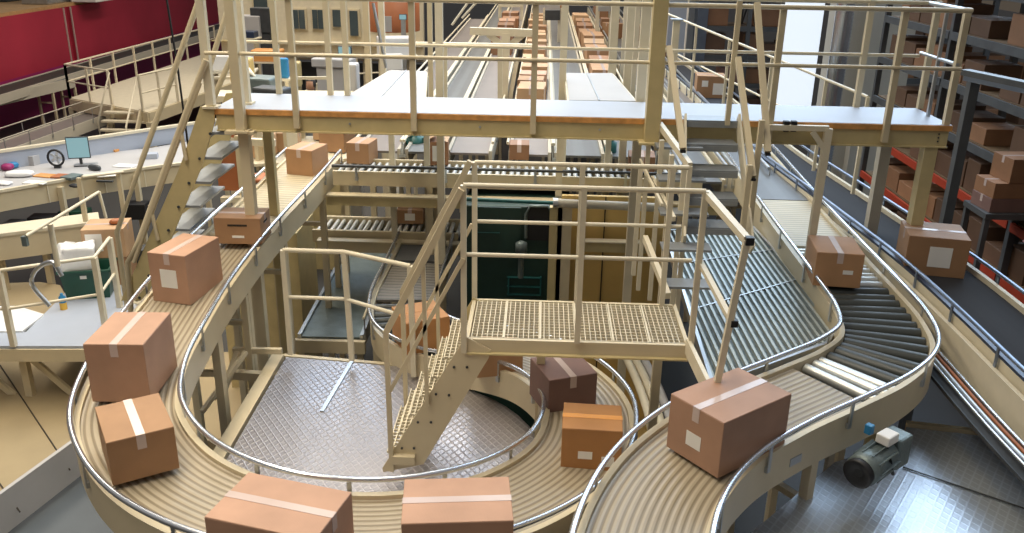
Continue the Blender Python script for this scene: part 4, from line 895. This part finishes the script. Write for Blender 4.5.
# low partition behind the computer
pt = thing('partition', 'pale grey low partition wall behind the computer bench', 'partition', PZ(60, 155, zb_))
ya, yb_ = PZ(-70, 182, zb_), PZ(232, 134, zb_)
MB().bar(ya+V((0, .1, .16)), yb_+V((0, .1, .16)), .04, .34).build('panel', 'deck', pt); MB().bar(ya+V((0, .1, .35)), yb_+V((0, .1, .35)), .10, .05).build('cap_rail', 'cream2', pt)
# monitor
mn = thing('computer_monitor', 'thin computer monitor with a pale teal screen on the left bench', 'monitor', PZ(80, 165, zb_)); pm_ = PZ(81, 166, zb_); am = math.radians(18)
R3 = Matrix.Rotation(am, 3, 'Z')
MB().box(pm_+V((0, 0, .36)), (.40, .035, .42), am).build('bezel', 'dark', mn, bevel=.008); MB().box(pm_+V((0, 0, .36))+R3@V((0, -.02, 0)), (.37, .004, .38), am).build('screen', 'lcd', mn)
MB().bar(pm_+V((0, .03, 0)), pm_+V((0, .03, .2)), .05, .03).build('stand', 'dark', mn); MB().box(pm_+V((0, .02, .01)), (.24, .18, .02), am).build('foot', 'dark', mn)
kb_ = PZ(91, 163, zb_); tag(MB().box(kb_+V((0, -.2, .02)), (.4, .15, .03), am).build('keyboard', 'galv', bevel=.006), 'grey keyboard in front of the monitor', 'keyboard')
# fan/wheel
fw = thing('desk_fan', 'small round black desk fan left of the computer monitor', 'fan', PZ(60, 166, zb_)); pfn = PZ(58, 168, zb_)+V((0, 0, .2))
tor = [pfn+V((.15*math.cos(a), -.02, .15*math.sin(a))) for a in [i*math.pi/10 for i in range(21)]]; MB().tube(tor, .022, 8).build('ring', 'black', fw)
MB().lathe(pfn, (0, -1, 0), [(-.04, .04), (.04, .03)], 12).build('hub', 'galv', fw); m_ = MB()
for k_ in range(5): a = k_*2*math.pi/5; m_.bar(pfn, pfn+V((.12*math.cos(a), 0, .12*math.sin(a))), .05, .008, (0, 1, .3))
m_.build('blade', 'galv', fw); MB().bar(pfn-V((0, 0, .15)), pfn-V((0, 0, .2)), .12, .06).build('foot', 'dark', fw)
# clutter on the benches
clut = [(20, 176, .5, .3, .10, 'plastic', 'white crumpled plastic wrap on the bench at the left edge', 'wrap', 'blob'), (12, 168, .25, .2, .12, 'blue', 'blue cloth on the bench at the left edge', 'cloth', 'blob'), (45, 176, .35, .22, .02, 'otape', 'orange paper sheet on the left bench', 'paper', 'box'),
        (36, 183, .4, .2, .02, 'white', 'white paper sheet on the left bench', 'paper', 'box'), (62, 177, .3, .25, .03, 'brick', 'rust brown folder on the left bench', 'folder', 'box'), (72, 178, .25, .3, .05, 'motor', 'grey tool case below the monitor', 'case', 'box'),
        (60, 153, .16, .12, .2, 'red', 'small red container behind the desk fan', 'container', 'box'), (108, 175, .35, .3, .02, 'white', 'white papers on the bench right of the monitor', 'paper', 'box'), (105, 182, .3, .05, .03, 'dark', 'dark scanner on the bench right of the monitor', 'scanner', 'box'), (8, 170, .2, .2, .12, 'magenta', 'magenta cloth bundle at the left edge', 'cloth', 'blob')]
clut += [(95, 170, .3, .12, .10, 'dark', 'dark coiled cable beside the monitor foot', 'cable', 'blob'), (75, 187, .22, .14, .05, 'black', 'black hand scanner at the bench edge below the monitor', 'scanner', 'blob'), (125, 166, .4, .25, .015, 'plastic', 'white form sheets on the bench beside the stair handrail', 'paper', 'box'),
        (30, 164, .35, .2, .18, 'sheet', 'grey parts bin at the back of the left bench', 'bin', 'box'), (150, 158, .3, .2, .1, 'deck', 'pale grey tray on the bench behind the stair handrails', 'tray', 'box'), (3, 184, .4, .2, .05, 'plastic', 'white film roll at the left picture edge', 'film', 'blob'), (110, 150, .5, .2, .05, 'otape', 'orange cushion behind the computer bench partition', 'cushion', 'box'), (118, 148, .25, .2, .2, 'plastic', 'white bundle by the foot of the small mezzanine stair', 'bundle', 'blob')]
for px, py, w, d, h, m, lab, cat, kind in clut:
    p = PZ(px, py, zb_+.002); nm = cat.replace(' ', '_')
    o = blob(nm, p, (w, d, h), m, rnd.uniform(-.5, .5), px, 8, .7) if kind == 'blob' else MB().box(p+V((0, 0, h/2)), (w, d, h), rnd.uniform(-.4, .4)).build(nm, m, bevel=.004)
    tag(o, lab, cat)
# folding arm: long thin tube from post
fa = thing('barrier_arm', 'thin cream barrier arm sloping across the near bench at left', 'barrier', PY(50, 260, 10.0))
MB().tube([PY(26, 236, 9.6), PY(99, 192, 10.6)], .022, 8).build('arm', 'cream2', fa); MB().box(PY(25, 241, 9.6), (.06, .05, .12)).build('latch', 'motor', fa); MB().tube([PY(50, 224, 10), PY(58, 266, 10)], .035, 8).build('post', 'cream2', fa)
MB().tube([PY(99, 192, 10.6), PY(106, 218, 10.6)], .02, 8).build('strut', 'cream2', fa)
rr_ = thing('drip_post', 'cream posts standing on the near left bench', 'post', PY(87, 180, 11))
for px, y0_, y1 in ((84, 178, 225), (122, 172, 215)): tb2 = PZ(px+2, y1-3, 1.9); tq = PY(px, y0_, tb2.y); MB().bar((tb2.x, tq.y, tq.z), tb2, .07, .05, (0, 1, 0)).build('upright', 'cream', rr_)
MB().tube([PY(82, 177, PZ(86, 222, 1.9).y), PY(123, 172, PZ(124, 212, 1.9).y)], .025, 8).build('crossbar', 'cream2', rr_)
# dark items under benches
for i, (px, py, w, m) in enumerate(((45, 218, .5, 'black'), (15, 224, .3, 'dark'), (75, 212, .5, 'green'), (135, 205, .45, 'black'), (140, 250, .25, 'dark'))):
    p = PZ(px, py, 1.5); tag(MB().box(p+V((0, 0, -.1)), (w, .3, .3), .1).build('crate', m, bevel=.01), ['black crate under the computer bench', 'dark crate under the bench at the left edge', 'green crate under the computer bench', 'black crate between the bench and the stacked cartons', 'dark crate between the left stair handrails'][i], 'crate')
# chair behind the left stair and brown boards
cb = thing('packing_stand', 'cream stand with rust brown side board behind the left stair', 'stand', PZ(240, 205, 2.3))
MB().box(PY(228, 160, 10.2), (.28, .04, .75)).build('side_board', 'brick', cb); MB().bar(PY(222, 140, 10.2), PY(275, 143, 10.2), .08, .08).build('top_bar', 'cream2', cb)
for px in (240, 268): a = PY(px, 135, 10.2); MB().box((a.x, 10.2, a.z/2), (.11, .11, a.z)).build('leg', 'cream', cb)
MB().bar(PY(222, 199, 10.1), PY(285, 199, 10.1), .1, .06).build('shelf', 'cream2', cb)
pch0 = PY(262, 180, 11.5); tag(MB().box((pch0.x, 11.5, (pch0.z-.6)/2), (1.1, .9, pch0.z-.6)).build('low_platform', 'beam'), 'low platform under the rust brown chair', 'platform')
chh = thing('chair', 'rust brown chair seat behind the packing stand', 'chair', PY(262, 176, 11.5)); pch = PY(262, 180, 11.5)
MB().lathe(pch, (0, 0, 1), [(0, .16), (.03, .2), (.06, .19), (.07, .1)], 18).build('seat', 'brick', chh)
for dx, dy in ((-.12, -.12), (.12, -.12), (.12, .12), (-.12, .12)): MB().tube([pch+V((dx, dy, 0)), pch+V((dx*1.4, dy*1.4, -.6))], .015, 6).build('leg', 'dark', chh)
# ================================================================== FAR MIDDLE CLUTTER
def mon(px, py, Y, w, lab):
    p = PY(px, py, Y); t = thing('computer_monitor', lab, 'monitor', p-V((0, 0, .8))); MB().box(p, (w, .08, w*.72)).build('bezel', 'dark', t, bevel=.01); MB().box(p-V((0, .045, 0)), (w*.88, .01, w*.6)).build('screen', 'lcd' , t)
    MB().bar(p-V((0, -.03, w*.3)), (p.x, p.y+.03, 0), .12, .08).build('stand', 'galv', t)
mon(345, 51, 17, .26, 'small bright monitor on a stand beyond the catwalk, in front of the office'); mon(403, 17, 24, .2, 'tiny bright monitor beside the rust brown rounded cabinet')
# person behind the catwalk (head and shoulders seen)
def person():
    base = PY(311, 92, 17.0); root = thing('person', 'dark haired person in a grey shirt standing beyond the catwalk', 'person', base-V((0, 0, 1.2)))
    o = base+V((0, 0, -.10)); tag(MB().box((o.x, o.y, (o.z-1.61)/2), (1.2, .9, o.z-1.61)).build('low_platform', 'beam'), 'low platform on which the dark haired person stands', 'platform'); vs = [(0, 0, -.75), (0, 0, -.45), (0, 0, -.15), (0, 0, .02), (0, 0, .12), (0, 0, .20), (.17, 0, -.02), (.26, -.05, -.3), (.22, -.28, -.42), (-.17, 0, -.02), (-.26, -.05, -.3), (-.22, -.28, -.42), (.09, 0, -1.2), (-.09, 0, -1.2), (.1, 0, -1.6), (-.1, 0, -1.6)]
    ed = [(0, 1), (1, 2), (2, 3), (3, 4), (4, 5), (3, 6), (6, 7), (7, 8), (3, 9), (9, 10), (10, 11), (0, 12), (0, 13), (12, 14), (13, 15)]
    rad = [.14, .13, .16, .09, .055, .085, .075, .05, .04, .075, .05, .04, .08, .08, .05, .05]
    me = bpy.data.meshes.new('body'); off = V(root['_o']); me.from_pydata([tuple(V(v)+o-off) for v in vs], ed, []); ob = bpy.data.objects.new('body', me); COL.objects.link(ob); ob.parent = root
    sk = ob.modifiers.new('Skin', 'SKIN'); ob.modifiers.new('Sub', 'SUBSURF').levels = 2
    for i, r in enumerate(rad): me.skin_vertices[0].data[i].radius = (r, r*.8); 
    me.skin_vertices[0].data[0].use_root = True; me.materials.append(M['shirt'])
    MB().lathe(o+V((0, 0, .12)), (0, 0, 1), [(0, .05), (.05, .085), (.12, .095), (.19, .085), (.24, .05), (.25, .01)], 16).build('head', 'skin', root)
    MB().lathe(o+V((0, .015, .2)), (0, 0, 1), [(-.03, .09), (.04, .107), (.12, .095), (.17, .055), (.185, .01)], 16).build('hair', 'hair', root)
person()
it = [(284, 68, 15, (.16, .12, .34), 'blue', 'blue canister among the equipment left of the office rails', 'canister'), (262, 86, 14, (.5, .4, .3), 'motor', 'grey machine block behind the catwalk far left post', 'machine'), (242, 70, 15, (.35, .3, .4), 'ochre', 'yellow brown machine cover behind the left catwalk columns', 'machine'),
      (272, 92, 13, (.5, .3, .15), 'dark', 'dark equipment case on the bench behind the catwalk', 'case'), (352, 78, 15, (.22, .3, .5), 'sheet', 'pale grey cabinet under the small bright monitor', 'cabinet'),
      (396, 46, 22, (.9, .5, .45), 'plastic', 'white roll of film left of the tall cream columns', 'roll'), (393, 62, 19, (.4, .05, .35), 'white', 'white notice panel below the film roll', 'notice'), (384, 92, 13.5, (.5, .4, .2), 'wood', 'orange tan carton at the left edge of the grey cover sheet', 'box'),
      (250, 26, 30, (.9, .5, .7), 'sheet', 'white machine on the office ledge at left', 'machine'), (244, 34, 28, (.8, .4, .2), 'navy', 'blue striped bundle on the office ledge at left', 'bundle'), (263, 20, 30, (.7, .4, .8), 'dark', 'dark machine on the office ledge', 'machine'),
      (232, 62, 20, (.9, .5, .35), 'white', 'white trays left of the catwalk columns', 'tray'), (268, 55, 24, (.8, .5, .3), 'otape', 'orange parts on the counter left of the office rails', 'box'), (293, 74, 22, (.4, .4, .6), 'beam', 'beige machine block below the office ledge', 'machine'), (334, 62, 20, (.9, .5, .2), 'sheet', 'pale counter around the bright monitor', 'counter')]
for px, py, Y, sz, m, lab, cat in it:
    c = PY(px, py, Y); an = rnd.uniform(-.3, .3); zb0 = c.z-sz[2]/2
    if cat in ('machine', 'cabinet', 'counter', 'notice'):
        b = MB(); b.box(c, sz, an); b.box((c.x, c.y, zb0/2), (sz[0]*.8, sz[1]*.8, zb0), an)
        tag(b.build(cat, m, bevel=.03), lab, cat)
    else:
        tag(MB().box(c, sz, an).build(cat.replace(' ', '_'), m, bevel=.03), lab, cat)
        tb_ = thing('side_table', 'small cream table carrying the '+lab.split(' ', 1)[0]+' '+' '.join(lab.split(' ')[1:10]), 'table', (c.x, c.y, 0))
        MB().box((c.x, c.y, zb0-.02), (sz[0]+.15, sz[1]+.1, .04), an).build('tabletop', 'cream2', tb_)
        for sx in (-1, 1): MB().box((c.x+sx*sz[0]*.45, c.y, zb0/2-.02), (.06, .3, zb0-.04), an).build('leg', 'cream', tb_)
ca = thing('rounded_cabinet', 'rust brown rounded cabinet at the top, left of the tall columns', 'cabinet', PY(395, 30, 25))
MB().lathe(PY(393, 30, 25), (0, 0, 1), [(0, .75), (.9, .75), (.92, .7)], 24).build('cabinet_body', 'brick', ca); MB().box(PY(386, 24, 24), (.3, .05, .4)).build('door', 'sheet', ca)
cf = thing('far_counter', 'long cream counter with steel rails behind the left catwalk columns', 'counter', PY(300, 92, 14))
MB().bar(PY(214, 96, 14.5), PY(350, 97, 14.5), .6, .1).build('counter_top', 'cream2', cf); MB().bar(PY(214, 78, 16), PY(330, 78, 16), .05, .05).build('rail', 'cream2', cf)
for px in (225, 262, 300, 338): a = PY(px, 98, 14.5); MB().box((a.x, 14.5, a.z/2), (.08, .08, a.z)).build('leg', 'cream', cf)
hs_ = thing('flexible_hose', 'pale flexible hose loop behind the left catwalk columns', 'hose', PY(250, 90, 14))
MB().tube(smooth([PY(x, y, 14) for x, y in ((238, 95), (240, 78), (248, 70), (254, 78), (250, 92), (262, 80))], .08), .05, 8).build('hose', 'cream2', hs_)
# slanted frame rods behind columns (left)
fr_l = thing('diagonal_braces', 'pair of cream diagonal brace rods behind the left catwalk columns', 'brace', PY(222, 100, 9.6))
MB().tube([PY(231, 0, 9.6), PY(206, 78, 9.6)], .03, 8).build('rod', 'cream', fr_l); MB().tube([PY(231, 58, 9.6), PY(213, 100, 9.6)], .03, 8).build('rod', 'cream', fr_l)
for i, (x0, y0_, x1, y1) in enumerate(((400, 3, 386, 68), (462, 18, 484, -6), (452, 25, 474, -6))):
    tag(MB().tube([PY(x0 if i else 373, y0_, 12 if not i else 20), PY(x1, y1, 12 if not i else 20)], .03 if i else .02, 6).build('brace_rod', 'galv' if not i else 'cream2'), ['thin grey rod hanging left of the tall cream columns', 'right hand sloping rail at the top beside the far belts', 'left hand sloping rail at the top beside the far belts'][i], 'rod')
# ================================================================== RIGHT: COLUMNS, WINDOW, RACKS
YC = 22
def cx(px, y=YC, py=60): return PY(px, py, y).x
w_ = MB().box(((cx(790)+cx(829))/2, 23, 5.0), (cx(829)-cx(790), .15, 6)).build('window_1', 'win'); struct(w_)
col = thing('concrete_column', 'wide beige concrete column right of the bright window', 'column', (cx(865), YC, 0)); MB().box(((cx(829)+cx(872))/2, YC, 4.5), (cx(872)-cx(829), 1.0, 9)).build('shaft', 'column', col)
col = thing('concrete_column', 'darker beige column right of the silver duct', 'column', (cx(878), YC, 0)); MB().box(((cx(852)+cx(897))/2, YC-.4, 4.5), (cx(897)-cx(852), .8, 9)).build('shaft', 'column', col)
du = thing('ventilation_duct', 'ribbed silver round duct rising in front of the beige column', 'duct', (cx(838), YC-1.4, 1)); q = cx(838, YC-1.4); pr_ = []
z = 1.0
while z < 9: pr_ += [(z, .195), (z+.04, .208)]; z += .08
MB().lathe((q, YC-1.4, 0), (0, 0, 1), pr_, 18).build('duct_body', 'chrome', du)
for i, (x0, x1, m, Y_) in enumerate(((664, 681, 'deck', 24), (683, 690, 'white', 24.5), (692, 702, 'bluerail', 24))):
    t = thing('wide_column', ['grey blue column behind the thick catwalk column', 'bright white column strip between the grey columns', 'blue grey column left of the dark racks'][i], 'column', (cx(x0, Y_), Y_, 0)); MB().box(((cx(x0, Y_)+cx(x1, Y_))/2, Y_, 4.5), (cx(x1, Y_)-cx(x0, Y_), .6, 9)).build('shaft', m, t)
# racks: rows of bays
ORD = ['first', 'second', 'third', 'fourth', 'fifth', 'sixth', 'seventh', 'eighth', 'ninth', 'tenth', 'eleventh', 'twelfth']
def rack(label, x0, x1, ys, levels, beam_mat, box_p=.85, side='x', hgt=.75, short='', top=5.8):
    """bays along y (side x) or along x (side y)"""
    t = thing('pallet_rack', label, 'rack', (x0, ys[0], 0)); nb = 0
    for y in ys:
        for x in (x0, x1):
            MB().box((x, y, top/2), (.10, .10, top)).build('upright', 'rackgrey', t)
        for z in range(1, int(top)): 
            MB().bar((x0, y, z), (x1, y, z+.6 if z % 2 else z-.4), .03, .03).build('brace', 'rackgrey', t) if z in levels or z % 3 == 0 else None
    for lz in levels:
        for a, b in zip(ys[:-1], ys[1:]):
            for x in (x0-.04, x1+.04): MB().box((x, (a+b)/2, lz), (.05, abs(b-a)-.1, .13)).build('beam', beam_mat(lz), t)
            MB().box(((x0+x1)/2, (a+b)/2, lz+.05), (x1-x0-.06, abs(b-a)-.12, .03)).build('shelf_board', 'shelf', t)
    return t
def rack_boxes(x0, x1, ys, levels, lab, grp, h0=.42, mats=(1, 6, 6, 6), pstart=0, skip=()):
    for li, lz in enumerate(levels):
        y = ys[0]+.15; i = 0
        while y < ys[-1]-.5:
            d = rnd.uniform(.42, .75); h = rnd.uniform(.6, 1.25)*h0
            if rnd.random() < .85 and i < 24:
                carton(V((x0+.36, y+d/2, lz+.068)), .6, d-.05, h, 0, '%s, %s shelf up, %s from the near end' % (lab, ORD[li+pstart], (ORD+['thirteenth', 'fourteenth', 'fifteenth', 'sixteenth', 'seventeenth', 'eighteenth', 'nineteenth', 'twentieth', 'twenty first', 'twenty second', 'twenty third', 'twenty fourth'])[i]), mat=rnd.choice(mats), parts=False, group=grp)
                i += 1
            y += d
ysA = [9.5, 12.6, 15.7, 18.8]
rack('tall dark grey pallet rack with orange beams along the right edge', 7.0, 8.1, ysA, (.9, 1.72, 2.55, 3.35, 4.15, 4.95, 5.7), lambda z: 'orange' if z < 3.0 else 'rackgrey')
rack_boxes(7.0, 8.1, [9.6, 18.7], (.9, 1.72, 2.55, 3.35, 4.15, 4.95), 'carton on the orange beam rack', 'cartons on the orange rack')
# racks behind, facing the camera
def rackx(label, xs, y0, y1, levels, mat, top=8.2):
    t = thing('pallet_rack', label, 'rack', (xs[0], y0, 0))
    for x in xs:
        for y in (y0, y1): MB().box((x, y, top/2), (.12, .1, top)).build('upright', 'rackgrey', t)
        MB().bar((x, y0, 2), (x, y1, 3.2), .04, .04).build('brace', 'rackgrey', t); MB().bar((x, y0, 5), (x, y1, 3.8), .04, .04).build('brace', 'rackgrey', t)
    for lz in levels:
        for a, b in zip(xs[:-1], xs[1:]):
            MB().box(((a+b)/2, y0-.04, lz), (b-a-.1, .05, .13)).build('beam', mat, t); MB().box(((a+b)/2, (y0+y1)/2, lz+.05), (b-a-.12, y1-y0, .03)).build('shelf_board', 'shelf', t)
    return t
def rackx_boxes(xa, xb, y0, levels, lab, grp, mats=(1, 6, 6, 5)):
    for li, lz in enumerate(levels):
        x = xa; i = 0
        while x < xb-.3 and i < 24:
            w = rnd.uniform(.45, .8); h = rnd.uniform(.3, .6)
            if rnd.random() < .85:
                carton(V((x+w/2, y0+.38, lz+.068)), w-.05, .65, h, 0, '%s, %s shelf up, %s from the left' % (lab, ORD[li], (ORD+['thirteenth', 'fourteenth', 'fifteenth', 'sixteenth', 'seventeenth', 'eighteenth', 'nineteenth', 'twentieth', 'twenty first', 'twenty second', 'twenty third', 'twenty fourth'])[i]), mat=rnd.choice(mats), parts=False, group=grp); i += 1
            x += w
xs1 = [cx(700, 26), cx(745, 26), cx(792, 26)]
rackx('dark rack full of brown cartons left of the bright window', xs1, 26, 27.2, (.8, 1.6, 2.4, 3.2, 4.0, 4.8, 5.6), 'rackgrey'); rackx_boxes(xs1[0], xs1[-1], 26, (.8, 1.6, 2.4, 3.2, 4.0, 4.8, 5.6), 'brown carton left of the bright window', 'cartons left of the bright window')
xs2 = [cx(897, 22.2), cx(985, 22.2), cx(1080, 22.2), cx(1190, 22.2)]
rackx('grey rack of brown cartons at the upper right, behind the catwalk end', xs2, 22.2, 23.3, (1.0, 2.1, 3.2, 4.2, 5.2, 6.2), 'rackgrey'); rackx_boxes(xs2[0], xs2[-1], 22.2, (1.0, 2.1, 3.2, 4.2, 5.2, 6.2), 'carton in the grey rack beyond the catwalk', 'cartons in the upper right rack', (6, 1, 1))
rn = thing('walkway_beam', 'dark grey double beam at the right edge above the racks', 'beam', PY(1000, 90, 9))
MB().bar(PY(965, 72, 9.6), PY(1080, 96, 8.4), .12, .06).build('rail', 'rackgrey', rn); MB().bar(PY(965, 78, 9.6), PY(1080, 102, 8.4), .05, .05).build('rail', 'bluerail', rn)
p = PY(975, 75, 9.6); MB().box((p.x, 9.6, p.z/2), (.1, .1, p.z)).build('post', 'rackgrey', rn)
# near carton stack at right edge on a low stand
sta = thing('carton_stand', 'dark grey stand at the right edge under the brown carton stack', 'stand', PZ(1005, 215, 2.3)); pa_ = PZ(1008, 212, 2.9)
MB().box(pa_+V((.1, .25, -.05)), (.9, .7, .08)).build('top', 'rackgrey', sta)
for dx, dy in ((-.3, -.05), (.5, -.05), (.5, .55), (-.3, .55)): MB().box((pa_.x+dx, pa_.y+dy, (pa_.z-.1)/2), (.07, .07, pa_.z-.1)).build('leg', 'rackgrey', sta)
for i, (dx, w, h, z) in enumerate(((0.05, .8, .2, 0), (.02, .72, .22, .203), (.12, .55, .34, .426))):
    carton(pa_+V((dx+.05, .25, z-.008)), w, .5, h, .08, ['bottom carton of the stack at the right edge', 'middle carton of the stack at the right edge', 'top carton of the stack at the right edge'][i], mat=1 if i else 5)
# ================================================================== LIGHT
w = bpy.data.worlds.new('world'); sc.world = w; w.use_nodes = True; nt = w.node_tree; bg = nt.nodes['Background']
tc = nt.nodes.new('ShaderNodeTexCoord'); sp = nt.nodes.new('ShaderNodeSeparateXYZ'); rp_ = nt.nodes.new('ShaderNodeValToRGB')
nt.links.new(tc.outputs['Generated'], sp.inputs[0]); nt.links.new(sp.outputs[2], rp_.inputs['Fac']); nt.links.new(rp_.outputs['Color'], bg.inputs['Color'])
e = rp_.color_ramp.elements; e[0].position = 0; e[0].color = (.16, .13, .10, 1); e[1].position = .9; e[1].color = (.62, .62, .66, 1)
m = rp_.color_ramp.elements.new(.25); m.color = (.34, .32, .30, 1)
bg.inputs['Strength'].default_value = .5
def area(name, loc, rot, sx, sy, power, col):
    l = bpy.data.lights.new(name, 'AREA'); l.shape = 'RECTANGLE'; l.size = sx; l.size_y = sy; l.energy = power; l.color = col; l.spread = math.radians(115 if name == 'ceiling_lamp_row' and loc[1] < 20 else 150)
    o = bpy.data.objects.new(name, l); COL.objects.link(o); o.location = loc; o.rotation_euler = [math.radians(v) for v in rot]
    o['kind'] = 'structure'; return o
area('ceiling_lamp_row', (-4.0, 6.5, 11.5), (0, 0, 0), 1.2, 16, 640, (1, .88, .68))
area('ceiling_lamp_row', (-.5, 12, 11.5), (0, 0, 0), 1.0, 16, 280, (1, .90, .72))
area('ceiling_lamp_row', (-9, 24, 11.5), (0, 0, 0), 2, 26, 1500, (1, .90, .74))
area('ceiling_lamp_row', (-1, 30, 11.5), (0, 0, 0), 2, 22, 1100, (1, .90, .74))
area('skylight', (9.6, 18.6, 10.9), (-42, 16, 0), 17, 10, 2100, (.62, .80, 1.0))
area('skylight', (-2.8, 18.5, 10.5), (-40, 0, 0), 6, 5, 380, (.66, .82, 1.0))
vs = sc.view_settings; vs.view_transform = 'Standard'; vs.look = 'None'; vs.exposure = 0; vs.gamma = 1; vs.use_curve_mapping = False
for o in bpy.data.objects:
    if '_o' in o: del o['_o']
